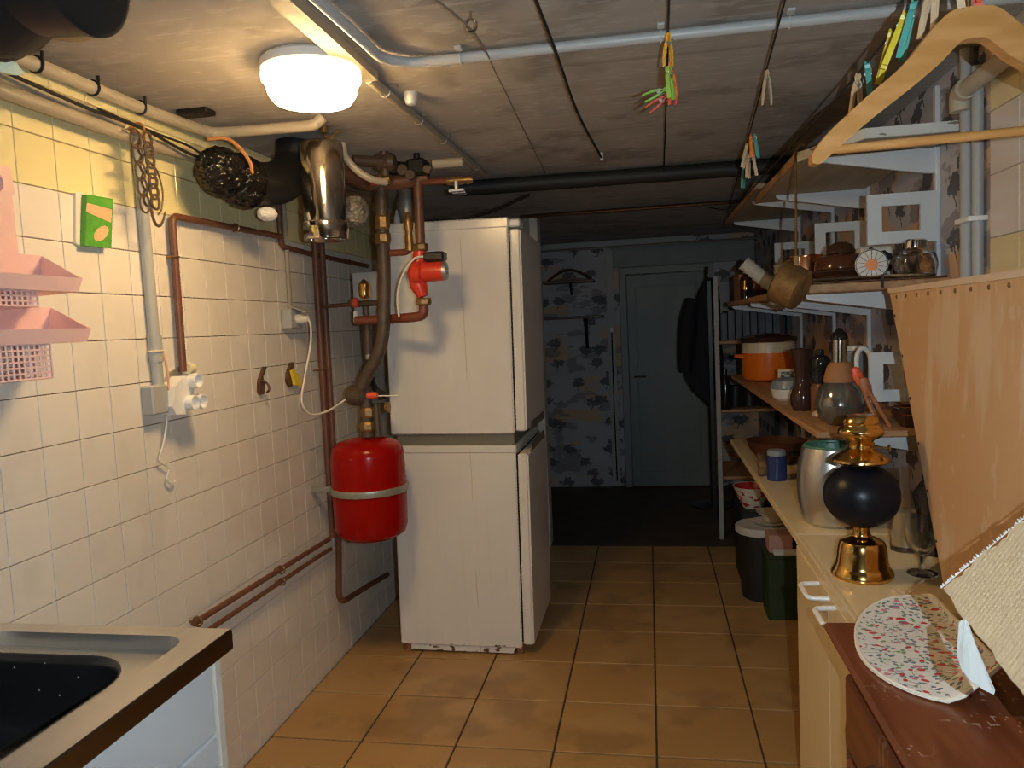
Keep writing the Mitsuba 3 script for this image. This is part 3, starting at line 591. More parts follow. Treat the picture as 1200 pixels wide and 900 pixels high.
# steel cylinder
t = thing('flue_cylinder', 'shiny stainless steel flue cylinder hanging below the ceiling', 'cylinder')
cyx, cyy = -1.03, 2.42
part(t, 'shell', lathe([(0, 2.02), (.066, 2.02), (.070, 2.012), (.070, 1.765), (.072, 1.762), (.0735, 1.745), (.0735, 1.715), (.072, 1.708), (.066, 1.706), (.066, 1.72), (0, 1.72)], 40, (cyx, cyy, 0)), 'steel')
part(t, 'seam', ring((cyx, cyy, 1.764), .0715, .0018, 'z', 40, 6), 'steel')
part(t, 'bracket', cat(tube([(cyx+.02, cyy-.02, 2.06), (cyx+.03, cyy-.03, 2.03), (cyx+.05, cyy-.04, 2.02), (cyx+.075, cyy-.03, 2.045)], .004, 6, .01), cyl((cyx+.035, cyy-.05, 2.06), (cyx+.035, cyy-.05, 2.038), .012, 12)), 'brass_dull')

# ================================================================== BOILER PIPES, PUMP, TANK
one('heating_main', tube([(-.985, 2.86, 1.95), (-.992, 2.86, 1.62), (-1.008, 2.86, 1.40), (-1.03, 2.86, 1.32), (-1.085, 2.86, 1.235), (-1.115, 2.86, 1.18)], .025, 16, .06), 'iron_pipe', 'thick dark heating pipe curving down to the valve above the red tank', 'pipe')
one('heating_main_nut', cat(lathe([(0, 0), (.03, 0), (.033, .006), (.033, .034), (.03, .04), (0, .04)], 8, (-.99, 2.86, 1.735)), lathe([(0, 0), (.027, 0), (.03, .006), (.03, .044), (.027, .05), (0, .05)], 8, (-.988, 2.86, 1.79))), 'brass_dull', 'dull brass union nut on the thick dark heating pipe', 'fitting', smooth=False)
one('flow_pipe', tube([(-1.03, 2.50, 1.965), (-1.04, 2.84, 1.962), (-.99, 2.86, 1.958), (-.80, 2.87, 1.972)], .027, 14, .05), 'brown_pipe', 'thick red brown pipe under the ceiling from the steel cylinder to the pump riser', 'pipe')
one('return_pipe', tube([(-1.135, 2.62, 1.915), (-1.06, 2.77, 1.905), (-1.03, 2.83, 1.90)], .02, 12, .05), 'iron_pipe', 'dark pipe just below the thick red brown pipe under the ceiling', 'pipe')
t = thing('stop_valve', 'brass stop valve with a red lever in the pipes under the ceiling', 'valve')
part(t, 'body', cat(lathe([(0, -.03), (.018, -.03), (.02, -.015), (.024, 0), (.02, .015), (.018, .03), (0, .03)], 12, (-.955, 2.80, 1.965), 'x'), cyl((-.955, 2.80, 1.965), (-.955, 2.80, 1.995), .008, 8)), 'brass_dull')
part(t, 'lever', cbox(-1.0, -.945, 2.785, 2.80, 1.945, 1.957, .003), 'pump_red', False, 'red lever')
one('plastic_bag', lump((-.985, 2.56, 1.815), (.05, .05, .055), 52), 'clear_bag', 'crumpled grey plastic bag tucked behind the steel cylinder', 'bag')
one('pipe_fittings', cat(lathe([(0, -.04), (.026, -.04), (.034, -.02), (.028, 0), (.034, .02), (.026, .04), (0, .04)], 12, (-.935, 2.77, 2.02), 'x'), cyl((-.935, 2.77, 1.97), (-.935, 2.77, 2.058), .016, 10), cyl((-1.03, 2.70, 2.02), (-.93, 2.77, 2.02), .02, 12)), 'iron_pipe', 'dark grimy pipe fittings under the ceiling left of the blackened valve block', 'fitting')
one('drain_hose', tube(spline([(-1.018, 2.58, 2.055), (-1.012, 2.58, 2.01), (-.978, 2.595, 1.962), (-.935, 2.62, 1.932), (-.895, 2.66, 1.925)]), .0125, 10), 'pvc_cream', 'short cream hose end bent down beside the steel cylinder', 'hose')
t = thing('valve_cluster', 'blackened valve block hanging from the ceiling above the red pump', 'valve')
part(t, 'block', cat(cbox(-.865, -.795, 2.81, 2.89, 1.975, 2.035, .008), lathe([(0, -.06), (.022, -.06), (.026, -.04), (.02, 0), (.026, .03), (.022, .06), (0, .06)], 12, (-.88, 2.84, 2.01), 'x')), 'black_matte', False)
part(t, 'cap', cyl((-.78, 2.80, 1.985), (-.78, 2.78, 1.985), .014, 12), 'steel')
part(t, 'stem', cyl((-.835, 2.85, 2.03), (-.835, 2.85, 2.061), .012, 10), 'black_matte')
for dx, dz, r in ((-.06, 0, .02), (-.10, .01, .016), (-.03, -.02, .018)):
    part(t, 'knob', lathe([(0, 0), (r, 0), (r*1.1, .012), (r, .024), (0, .026)], 10, (-.82+dx, 2.80, 1.995+dz), 'y'), 'iron_pipe')
one('ceiling_stub', tube([(-.775, 2.86, 2.018), (-.66, 2.86, 2.018)], .017, 12), 'pvc_cream', 'short pale pipe stub from the blackened valve block to the ceiling trunking', 'pipe')
t = thing('tap_pipe', 'short copper pipe with a brass tap right of the pump riser', 'tap')
part(t, 'tube', tube([(-.835, 2.86, 1.955), (-.72, 2.86, 1.952), (-.66, 2.86, 1.948)], .011, 10), 'copper_red')
part(t, 'body', lathe([(0, -.05), (.014, -.05), (.017, -.03), (.013, -.02), (.018, 0), (.013, .02), (.017, .03), (.012, .05), (0, .05)], 12, (-.675, 2.86, 1.95), 'x'), 'brass_dull')
part(t, 'handle', cat(cbox(-.715, -.655, 2.83, 2.845, 1.905, 1.915, .003), cbox(-.69, -.68, 2.83, 2.85, 1.912, 1.945, .002)), 'white_plastic', False)
part(t, 'blue_lever', cbox(-.70, -.645, 2.82, 2.838, 1.893, 1.904, .003), 'blue_glaze', False, 'blue lever')
one('pump_riser', tube([(-.838, 2.86, 1.99), (-.842, 2.86, 1.725)], .0185, 14), 'brown_pipe', 'brown vertical pipe entering the red pump from above', 'pipe')
t = thing('side_valve', 'brass air valve on the pipe left of the pump riser', 'valve')
part(t, 'body', cat(lathe([(0, 0), (.014, 0), (.014, .02), (.018, .03), (.018, .06), (.012, .07), (.006, .09), (0, .09)], 12, (-.882, 2.85, 1.755)), cyl((-.882, 2.85, 1.70), (-.882, 2.85, 1.76), .016, 10)), 'brass_dull')
one('bypass_pipe', tube([(-.975, 2.865, 1.698), (-.90, 2.865, 1.698), (-.882, 2.86, 1.71), (-.882, 2.855, 1.76)], .0125, 10, .02), 'copper_red', 'short red copper pipe joining the thick dark pipe and the brass air valve', 'pipe')
t = thing('circulation_pump', 'bright red circulation pump in front of the upper white appliance', 'pump')
part(t, 'volute', cat(tube([(-.843, 2.86, 1.715), (-.85, 2.86, 1.67), (-.862, 2.86, 1.62), (-.858, 2.86, 1.57), (-.842, 2.86, 1.525)], [.022, .026, .036, .034, .022], 18), lathe([(0, 0), (.042, 0), (.046, .008), (.046, .03), (.036, .04), (0, .04)], 24, (-.872, 2.85, 1.615), 'x')), 'pump_red')
part(t, 'motor', lathe([(0, 0), (.036, 0), (.038, .006), (.036, .075), (.034, .08), (0, .08)], 28, (-.833, 2.85, 1.617), 'x'), 'pump_red')
part(t, 'end_cap', lathe([(0, 0), (.036, 0), (.034, .012), (.014, .014), (.012, .008), (0, .008)], 24, (-.754, 2.85, 1.617), 'x'), 'grey_metal')
part(t, 'terminal_box', cbox(-.825, -.745, 2.825, 2.885, 1.655, 1.690, .007), 'black', False)
for z in (1.71, 1.505): part(t, 'union_nut', lathe([(0, 0), (.028, 0), (.031, .005), (.031, .022), (.028, .027), (0, .027)], 8, (-.842, 2.86, z-.012)), 'brass_dull', False)
part(t, 'cable', tube(spline([(-.81, 2.845, 1.675), (-.86, 2.82, 1.665), (-.91, 2.82, 1.60), (-.935, 2.83, 1.53), (-.94, 2.85, 1.455)]), .0045, 8), 'plug_white', label='thin white cable')
one('pump_outlet_pipe', tube([(-.842, 2.86, 1.50), (-.843, 2.86, 1.452), (-.90, 2.87, 1.448), (-1.0, 2.918, 1.447), (-1.145, 2.93, 1.447)], .0185, 14, .035), 'copper_red', 'red copper pipe from under the pump to the fittings left of the thick pipe', 'pipe')
t = thing('safety_group', 'brass air vent and safety fittings on the wall left of the thick heating pipe', 'valve')
part(t, 'vent', lathe([(0, 1.50), (.008, 1.50), (.008, 1.535), (.021, 1.54), (.024, 1.55), (.024, 1.59), (.018, 1.60), (.006, 1.612), (0, 1.612)], 18, (-1.118, 2.975, 0)), 'brass')
part(t, 'body', cat(cyl((-1.118, 2.975, 1.505), (-1.118, 2.975, 1.455), .014, 10), cyl((-1.118, 2.975, 1.44), (-1.118, 2.975, 1.31), .017, 12), cyl((-1.16, 2.97, 1.515), (-1.01, 2.945, 1.515), .013, 10)), 'iron_pipe')
part(t, 'red_handle', lathe([(0, -.012), (.017, -.012), (.02, 0), (.017, .012), (0, .012)], 8, (-1.152, 2.95, 1.52), 'x'), 'red_plastic', False, 'red handle')
part(t, 'tail', lathe([(0, 1.29), (.014, 1.29), (.016, 1.31), (.013, 1.335), (0, 1.335)], 12, (-1.118, 2.975, 0)), 'grey_metal')
part(t, 'plate', cbox(-1.19, -1.08, 3.03, 3.045, 1.44, 1.645, .002), 'pvc_grey', False, 'grey back plate')
part(t, 'white_tag', cbox(-1.158, -1.142, 2.935, 2.945, 1.44, 1.485, .002), 'white_plastic', False)
one('branch_pipe', tube([(-1.312, 2.985, 1.512), (-1.165, 2.965, 1.515)], .0085, 10), 'brown_pipe', 'thin brown pipe from the tall risers to the safety fittings', 'pipe')
one('vent_hose', tube(spline([(-1.118, 2.975, 1.30), (-1.118, 2.97, 1.25), (-1.10, 2.95, 1.20), (-1.065, 2.90, 1.17), (-1.02, 2.90, 1.14)]), .013, 10), 'black_matte', 'dark hose crossing behind the curve of the thick heating pipe', 'hose')
t = thing('tank_valve', 'grimy brass valve assembly standing on top of the red tank', 'valve')
part(t, 'block', cat(lathe([(0, -.035), (.03, -.035), (.04, -.02), (.042, .02), (.03, .035), (0, .035)], 12, (-1.135, 2.86, 1.155), 'x'), cyl((-1.10, 2.87, 1.14), (-1.10, 2.87, .99), .026, 12), cyl((-1.06, 2.87, 1.12), (-1.06, 2.87, .99), .014, 10)), 'iron_pipe')
part(t, 'fitting', cat(lathe([(0, 0), (.03, 0), (.034, .01), (.034, .03), (.028, .04), (0, .04)], 8, (-1.10, 2.87, 1.01)), lathe([(0, 0), (.03, 0), (.034, .01), (.034, .03), (.028, .04), (0, .04)], 8, (-1.095, 2.87, 1.065))), 'brass_dull', False)
part(t, 'red_knob', lathe([(0, -.02), (.012, -.02), (.014, 0), (.011, .022), (0, .022)], 10, (-1.06, 2.83, 1.155), 'x'), 'red_plastic')
part(t, 'gauge', lathe([(0, 0), (.02, 0), (.022, .004), (.022, .014), (0, .016)], 18, (-1.015, 2.85, 1.105), 'x'), 'brass_dull')
part(t, 'wire', tube([(-1.045, 2.84, 1.152), (-.99, 2.85, 1.15), (-.965, 2.86, 1.148)], .003, 6), 'plug_white')
t = thing('expansion_tank', 'bright red expansion tank with a grey band beside the white appliances', 'tank')
tx, tyy = -1.12, 2.90
part(t, 'shell', lathe([(0, .572), (.06, .574), (.11, .583), (.135, .60), (.145, .63), (.1465, .70), (.148, .765), (.148, .79), (.147, .86), (.145, .915), (.137, .945), (.115, .965), (.07, .978), (0, .982)], 48, (tx, tyy, 0)), 'red_enamel')
part(t, 'band', lathe([(.1475, .766), (.155, .766), (.157, .772), (.157, .786), (.155, .792), (.1475, .792)], 48, (tx, tyy, 0)), 'band')
part(t, 'wall_strap', cat(cbox(-1.352, -1.25, 2.86, 2.885, .768, .79, .002)), 'band', False)

# ================================================================== WHITE APPLIANCES
LEAN = rotm([0, 1, 0], .75, (-.83, 3.4, 0))
def lean(m): m = m.copy(); m.apply_transform(LEAN); return m
FX0, FX1, FY0, FY1 = -1.108, -.572, 3.12, 3.70
t = thing('fridge', 'white fridge with stained side stacked on the freezer, upper of the two', 'fridge')
part(t, 'body', lean(cbox(FX0, FX1, FY0, FY1, .955, 1.815, .006)), 'appliance', False)
part(t, 'top', lean(cbox(FX0-.003, FX1+.004, FY0-.004, FY1, 1.80, 1.843, .006)), 'appliance', False)
part(t, 'door', lean(cbox(FX1+.007, FX1+.048, FY0+.004, FY1-.004, .965, 1.795, .006)), 'appliance', False); part(t, 'front_panel', lean(cbox(FX1+.0482, FX1+.0525, FY0+.008, FY1-.008, .969, 1.791, .002)), 'appliance', False)
part(t, 'gasket', lean(cbox(FX1-.001, FX1+.009, FY0+.012, FY1-.01, .975, 1.79, .001)), 'black_matte', False)
part(t, 'top_hinge', lean(cbox(FX1+.004, FX1+.05, FY0+.004, FY0+.10, 1.803, 1.835, .006)), 'white_plastic', False)
part(t, 'door_grip', lean(extr([(FY0+.08, .955), (FY0+.53, .955), (FY0+.50, .99), (FY0+.11, .99)], FX1+.0515, FX1+.056, 'yz')), 'olive_plastic', False, 'dark grip along the door edge')
t = thing('freezer', 'white freezer with rusted foot standing on the floor, lower of the two appliances', 'freezer')
part(t, 'body', lean(cbox(FX0+.002, FX1+.002, FY0+.002, FY1, .035, .878, .006)), 'appliance', False)
part(t, 'top', lean(cbox(FX0-.002, FX1+.006, FY0-.003, FY1, .874, .906, .005)), 'appliance', False)
part(t, 'gap_strip', lean(cbox(FX0+.02, FX1-.005, FY0+.02, FY1-.02, .907, .954, .002)), 'olive_plastic', False, 'olive grey strip between the two appliances')
part(t, 'door', lean(cbox(FX1+.009, FX1+.050, FY0+.006, FY1-.004, .05, .87, .006)), 'appliance', False); part(t, 'front_panel', lean(cbox(FX1+.0502, FX1+.0545, FY0+.01, FY1-.008, .054, .866, .002)), 'appliance', False)
part(t, 'gasket', lean(cbox(FX1, FX1+.011, FY0+.014, FY1-.01, .06, .866, .001)), 'black_matte', False)
part(t, 'door_grip', lean(extr([(FY0+.08, .865), (FY0+.53, .865), (FY0+.50, .90), (FY0+.11, .90)], FX1+.0505, FX1+.055, 'yz')), 'olive_plastic', False)
part(t, 'plinth', lean(cbox(FX0+.045, FX1-.03, FY0+.012, FY1-.02, .008, .04, .002)), 'appliance', False)
for x in (FX0+.03, FX1-.012):
    for y in (FY0+.04, FY1-.05): part(t, 'foot', cyl((x, y, .0), (x, y, .045), .016, 12), 'rust', label='rusted foot')
one('flue_pot', lathe([(0, 0), (.035, 0), (.04, .01), (.042, .10), (.034, .12), (.03, .15), (0, .15)], 20, (-1.0, 3.22, 1.845)), 'grey_metal', 'small grey metal pot standing on top of the fridge behind the pipes', 'pot')
one('bottle', lathe([(0, 0), (.012, 0), (.013, .005), (.013, .03), (.006, .045), (.005, .06), (0, .06)], 14, (-1.03, 3.17, 1.846)), 'pvc_white', 'tiny pale tube standing on the left corner of the fridge top', 'tube')
one('fridge_cable', tube(spline([(-1.0, 3.3, 1.87), (-.85, 3.22, 1.86), (-.72, 3.25, 1.868), (-.62, 3.35, 1.91), (-.5, 3.44, 1.975)]), .006, 8), 'wire_black', 'black cable lying over the top of the fridge', 'cable')

# ================================================================== SINK
t = thing('kitchen_sink', 'stainless steel sink top, front edge tinted as brown reflection, against the tiled wall', 'sink')
SX0, SX1, SY0, SY1 = XL+.008, -.757, -.55, 1.236
outer = sbox(SX0, SY0, SX1, SY1); inner = sbox(SX0+.03, SY0+.03, SX1-.055, SY1-.038).buffer(-.045).buffer(.045, 12)
basin = sbox(-1.285, .36, -.87, 1.165).buffer(-.11).buffer(.11, 10)
part(t, 'rim', extr(outer.difference(inner), .844, .88, 'xy'), 'steel_sink', False)
part(t, 'deck', extr(inner.buffer(.001).difference(basin), .845, .853, 'xy'), 'steel_sink', False)
rimc = np.array(inner.exterior.coords)
part(t, 'front_edge', cbox(SX1-.012, SX1+.004, SY0, SY1+.002, .842, .8795, .003), 'reflection_tinted_edge', False, 'front edge with a dark reflection in its colour')
bc = np.array(basin.exterior.coords)[:-1]; cen = bc.mean(0); V = []; n = len(bc)
prof = [(1.0, .855), (.985, .853), (.97, .84), (.95, .76), (.90, .70), (.80, .68), (.02, .676), (.02, .670), (.82, .674), (.92, .695), (.965, .755), (.985, .84)]
for sc, z in prof: V += [np.r_[cen+(q-cen)*sc, z] for q in bc]
F = []
for i in range(len(prof)):
    a, b = i*n, ((i+1) % len(prof))*n
    for j in range(n):
        l = (j+1) % n; F += [[a+j, a+l, b+l], [a+j, b+l, b+j]]
def f_basin(p, nn, uv):
    f1, f2, w = voronoi(p.x*22, p.y*22+p.z*22)
    return mix((.012, .012, .013), (.45, .45, .44), smoothstep(.045, .025, f1)*dr.select(w < .45, 1., 0.))
mat('basin_black', proc(f_basin), .22)
bm = M(V, F)
if bm.volume < 0: bm.invert()
part(t, 'basin', bm, 'basin_black', 50, 'black speckled basin')
part(t, 'drain', lathe([(0, .679), (.03, .679), (.034, .682), (.036, .678), (.036, .676), (0, .676)], 20, (cen[0], cen[1], 0)), 'steel')
t = thing('sink_cabinet', 'white sink base cabinet under the stainless steel top', 'cabinet')
part(t, 'carcass', cat(cbox(SX0+.01, -.80, SY0+.01, 1.232, .10, .655, .002), cbox(SX0+.01, -.80, 1.20, 1.2325, .10, .842, .002), cbox(-.82, -.80, SY0+.01, 1.232, .655, .842, .002)), 'white_metal', False)
part(t, 'plinth', cbox(SX0+.05, -.86, SY0+.02, 1.20, -.001, .101, .001), 'black_matte', False)
part(t, 'filler', cbox(-.802, -.779, 1.213, 1.2335, .10, .842, .002), 'cream_paint', False, 'cream filler strip at the end')
for y0, y1 in ((.62, 1.209), (.02, .614), (-.54, .014)):
    part(t, 'drawer_front', cbox(-.80, -.781, y0, y1, .702, .838, .003), 'white_metal', False)
    part(t, 'door', cbox(-.80, -.781, y0, y1, .104, .697, .003), 'white_metal', False)

# ================================================================== RIGHT SIDE: uprights, brackets, shelves
UY = (2.50, 3.235, 3.81, 4.60)
ulab = ('white shelf upright on the wallpaper, nearest one, beside the grey wall pipes', 'white shelf upright on the wallpaper, second from the front', 'white shelf upright on the wallpaper, third from the front', 'white shelf upright on the wallpaper, farthest one')
for y, l in zip(UY, ulab): one('shelf_upright', cbox(XR-.014, XR, y-.013, y+.013, .30, 2.04, .003), 'white_metal', l, 'shelf upright', smooth=False)
def bracket(y, zt, tip, label):
    one('shelf_bracket', extr([(XR-.012, zt-.001), (XR-.012, zt-.075), (XR-.04, zt-.073), (tip+.012, zt-.018), (tip, zt-.010), (tip, zt-.001)], y-.007, y+.007, 'xz'), 'white_metal', label, 'shelf bracket', smooth=False)
order = ('nearest', 'second from the front', 'third from the front', 'farthest')
for nm, zt, tip, ys in (('top shelf', 1.865, .515, UY[:2]), ('raised far shelf', 1.928, .50, UY[2:]), ('eye level shelf', 1.452, .48, UY), ('middle shelf', 1.03, .50, UY), ('low beige shelf', .765, .42, UY[:3])):
    for y in ys: bracket(y, zt, tip, f'white triangular bracket under the {nm}, {order[UY.index(y)]}')
def square_bracket(y, z0, z1, label):
    pg = sbox(XR-.205, z0, XR-.013, z1).difference(sbox(XR-.165, z0+.036, XR-.058, z1-.036))
    one('frame_bracket', extr(pg, y-.006, y+.006, 'xz'), 'white_metal', label, 'bracket', smooth=False)
square_bracket(2.488, 1.590, 1.738, 'hollow white rectangular bracket on the nearest upright, above the glass jar')
square_bracket(3.223, 1.575, 1.742, 'hollow white rectangular bracket on the second upright, behind the brown lidded dish')
square_bracket(4.2, 1.60, 1.76, 'hollow white rectangular bracket farthest back, behind the copper pan')
square_bracket(2.488, 1.118, 1.268, 'hollow white rectangular bracket low on the nearest upright, beside the board')
t = thing('top_shelf', 'upper shelf board with a chipped white end over the eye level shelf', 'shelf')
part(t, 'board', extr([(.475, 2.56), (.60, 2.295), (.8445, 2.295), (.8445, 3.43), (.475, 3.43)], 1.866, 1.888, 'xy'), 'shelf_olive', False)
part(t, 'front_edge', cbox(.463, .475, 2.56, 3.43, 1.862, 1.892, .002), 'shelf_wood', False)
part(t, 'end_edge', cat(extr([(.598, 2.285), (.8445, 2.285), (.8445, 2.2955), (.603, 2.2955)], 1.864, 1.891, 'xy'), extr([(.466, 2.556), (.598, 2.285), (.603, 2.2955), (.476, 2.561)], 1.864, 1.891, 'xy')), 'white_chipped', False, 'chipped white end edge')
t = thing('far_top_shelf', 'raised brown shelf board at the far end of the top level', 'shelf')
part(t, 'board', cbox(.475, .8445, 3.45, 4.70, 1.929, 1.95, .002), 'shelf_olive', False); part(t, 'front_edge', cbox(.463, .475, 3.45, 4.70, 1.925, 1.953, .002), 'shelf_wood', False)
t = thing('eye_shelf', 'orange brown shelf board at eye level holding the copper pan and jar', 'shelf')
part(t, 'board', cbox(.462, .8445, 2.36, 4.70, 1.453, 1.478, .003), 'shelf_wood', False)
t = thing('middle_shelf', 'brown shelf board holding the orange pot and the coffee flask', 'shelf')
part(t, 'board', cbox(.472, .8445, 2.34, 4.68, 1.031, 1.05, .003), 'shelf_wood', False)
t = thing('low_shelf', 'pale beige shelf board level with the beige cabinet top', 'shelf')
part(t, 'board', cbox(.382, .8445, 2.192, 3.90, .766, .79, .003), 'laminate', False)

# eye level shelf: things on it (top at 1.478)
Z2 = 1.4785
t = thing('glass_jar', 'round glass jar with a shiny metal lid on the eye level shelf', 'jar')
part(t, 'glass', lathe([(0, 0), (.04, 0), (.056, .012), (.062, .045), (.054, .078), (.034, .09), (.030, .092), (.030, .089), (.050, .074), (.058, .045), (.053, .016), (.038, .005), (0, .005)], 32, (.778, 2.458, Z2)), 'glass')
part(t, 'lid', lathe([(0, 0), (.032, 0), (.033, .004), (.033, .024), (.028, .028), (0, .028)], 28, (.778, 2.458, Z2+.0905)), 'steel')
t = thing('citrus_dish', 'white dish printed like an orange slice standing beside the glass jar', 'dish')
R0 = rotm([0, 0, 1], -8, (.662, 2.47, 0)); R1 = rotm([1, 0, 0], 12, (.69, 2.58, Z2))
def up_disc(prof, m, nm, l=None):
    q = lathe(prof, 36, (0, 0, 0), 'y'); q.apply_translation([.662, 2.47, Z2+.053]); q.apply_transform(R0); part(t, nm, q, m, label=l)
up_disc([(0, 0), (.044, 0), (.046, .002), (.044, .006), (0, .006)], 'white_ceramic', 'plate')
up_disc([(0, -.0008), (.017, -.0008), (.017, .0005), (0, .0005)], 'orange_plastic', 'centre', 'orange centre')
for i in range(14):
    a = 2*math.pi*i/14; q = cbox(-.0007, .0007, -.0009, .0005, .017, .0415, .0001); q.apply_transform(rotm([0, 1, 0], math.degrees(a))); q.apply_translation([.662, 2.47, Z2+.053]); q.apply_transform(R0); part(t, 'line', q, 'dark_brown_glaze', False)
q = ring((.662, 2.47, Z2+.053), .0435, .0013, 'y', 36, 6); q.apply_transform(R0); part(t, 'rim', q, 'dark_brown_glaze')
t = thing('printed_tin', 'white tin with dark leaf print behind the orange slice dish', 'tin')
part(t, 'body', cbox(.70, .80, 2.735, 2.80, Z2, Z2+.125, .006), 'white_ceramic', False)
for x, z, r in ((.785, .09, .02), (.788, .055, .017), (.785, .022, .016), (.745, .108, .014)):
    part(t, 'leaf', extr([(x-.01+r*math.cos(a)*1.1, Z2+z+r*math.sin(a)*(1+.3*math.cos(3*a))) for a in np.linspace(0, 6.1, 12)], 2.7335, 2.7352, 'xz'), 'black_matte', False, 'dark printed leaf')
t = thing('lidded_dish', 'dark brown lidded dish with a dome top on the eye level shelf', 'dish')
part(t, 'bowl', lathe([(0, 0), (.055, 0), (.06, .008), (.068, .03), (.09, .042), (.092, .048), (.085, .05), (.06, .046), (0, .046)], 36, (.61, 2.62, Z2)), 'brown_glaze')
part(t, 'lid', lathe([(0, .05), (.078, .05), (.08, .056), (.076, .075), (.068, .09), (.05, .098), (0, .10)], 36, (.61, 2.62, Z2)), 'mahogany_glaze')
part(t, 'knob', lathe([(0, .10), (.042, .10), (.044, .108), (.036, .126), (.018, .136), (0, .138)], 28, (.61, 2.62, Z2)), 'brown_glaze', label='domed knob')
t = thing('steel_bar', 'long thin silvery edged bar lying along the near end of the eye level shelf', 'bar')
part(t, 'plate', cbox(.475, .835, 2.368, 2.39, Z2, Z2+.006, .002), 'dark_wood', False); part(t, 'edge', tube([(.475, 2.374, Z2+.0115), (.80, 2.374, Z2+.0115)], .0055, 8), 'steel', label='bright metal edge')
part(t, 'clasp', cbox(.655, .662, 2.350, 2.359, Z2-.022, Z2+.018, .001), 'black', False)
t = thing('dark_jar', 'small dark jar left of the brown lidded dish', 'jar')
part(t, 'body', lathe([(0, 0), (.035, 0), (.042, .02), (.04, .06), (.026, .08), (.022, .10), (0, .10)], 24, (.545, 2.95, Z2)), 'dark_brown_glaze')
part(t, 'lid', lathe([(0, .10), (.026, .10), (.026, .112), (.01, .125), (0, .126)], 20, (.545, 2.95, Z2)), 'black_gloss')
# copper pan hanging from the top shelf's front edge
t = thing('hanging_pan', 'brass and copper saucepan hanging by its long handle from the top shelf', 'saucepan')
pv = lathe([(0, 0), (.052, 0), (.060, .006), (.062, .07), (.066, .073), (.0605, .073), (.057, .01), (0, .006)], 40)
PR = trimesh.transformations.translation_matrix((.395, 2.33, 1.482)) @ rotm([0, 0, 1], -28) @ rotm([0, 1, 0], -62)
pv.apply_translation((0, 0, -.05)); pv.apply_transform(PR); part(t, 'pan', pv, 'brass_dull')
cb = lathe([(0, .0065), (.0565, .0105), (.0600, .07), (.0560, .0685), (.052, .012), (0, .0075)], 36); cb.apply_translation((0, 0, -.05)); cb.apply_transform(PR); part(t, 'lining', cb, 'copper', label='copper lining')
part(t, 'handle', cat(tube([(.418, 2.31, 1.535), (.43, 2.36, 1.70), (.448, 2.45, 1.868), (.452, 2.455, 1.885), (.463, 2.46, 1.897), (.475, 2.462, 1.896)], .0035, 8, .01), cbox(.411, .425, 2.302, 2.318, 1.52, 1.56, .002)), 'brass_dull')
one('copper_pot', lathe([(0, 0), (.05, 0), (.062, .02), (.066, .07), (.058, .105), (.06, .112), (.055, .112), (.05, .1), (.058, .07), (.054, .02), (0, .008)], 36, (.535, 2.80, Z2)), 'copper', 'rounded copper pot standing behind the hanging brass saucepan', 'pot')
# far items on the eye level shelf
for i, (y, x) in enumerate(((3.62, .545), (3.68, .585))):
    pass
t = thing('cup_stack', 'stack of white ribbed cups lying tilted on the eye level shelf behind the pan', 'cups')
def tilt_stack(base, ang, n, yaw=0):
    for i in range(n):
        q = lathe([(0, 0), (.026, 0), (.034, .045), (.036, .047), (.036, .050), (.033, .050), (.031, .046), (.024, .004), (0, .004)], 24, (0, 0, .026*i)); q.apply_transform(rotm([0, 1, 0], ang)); q.apply_transform(rotm([0, 0, 1], yaw)); q.apply_translation(base); part(t, 'cup', q, 'white_ceramic')
tilt_stack((.575, 3.7, Z2+.038), -48, 6)
t = thing('cup_stack', 'upright stack of white ribbed cups on the eye level shelf behind the pan', 'cups')
tilt_stack((.585, 3.55, Z2+.001), 0, 4)
t = thing('brass_bottle', 'small dark bottle with a pale shining label on the eye level shelf', 'bottle')
part(t, 'body', lathe([(0, 0), (.03, 0), (.032, .006), (.032, .10), (.018, .125), (.012, .13), (.012, .155), (0, .155)], 24, (.505, 4.15, Z2)), 'dark_brown_glaze'); part(t, 'label', lathe([(.0325, .05), (.0332, .05), (.0332, .095), (.0325, .095)], 24, (.505, 4.15, Z2)), 'brass', label='shining metal label')
t = thing('frying_pan', 'dark frying pan with a long black handle behind the copper saucepan', 'pan')
part(t, 'pan', lathe([(0, 0), (.085, 0), (.10, .03), (.103, .032), (.098, .032), (.083, .005), (0, .005)], 32, (.60, 3.25, Z2)), 'black'); part(t, 'handle', tube(spline([(.525, 3.2, Z2+.03), (.49, 3.05, Z2+.06), (.475, 2.92, Z2+.075), (.47, 2.86, Z2+.07)]), .008, 8), 'black')
t = thing('frying_pan', 'second dark pan with a looped handle beside the stack of white cups', 'pan')
part(t, 'pan', lathe([(0, 0), (.07, 0), (.08, .035), (.083, .037), (.078, .037), (.068, .005), (0, .005)], 32, (.56, 3.98, Z2)), 'black'); part(t, 'handle', tube(spline([(.50, 3.93, Z2+.034), (.47, 3.85, Z2+.075), (.475, 3.78, Z2+.07), (.49, 3.75, Z2+.02)]), .007, 8), 'black')
t = thing('small_crate', 'small brown wooden crate at the far end of the eye level shelf', 'crate')
part(t, 'body', cbox(.49, .64, 4.35, 4.6, Z2, Z2+.14, .004), 'spoon_wood', False)

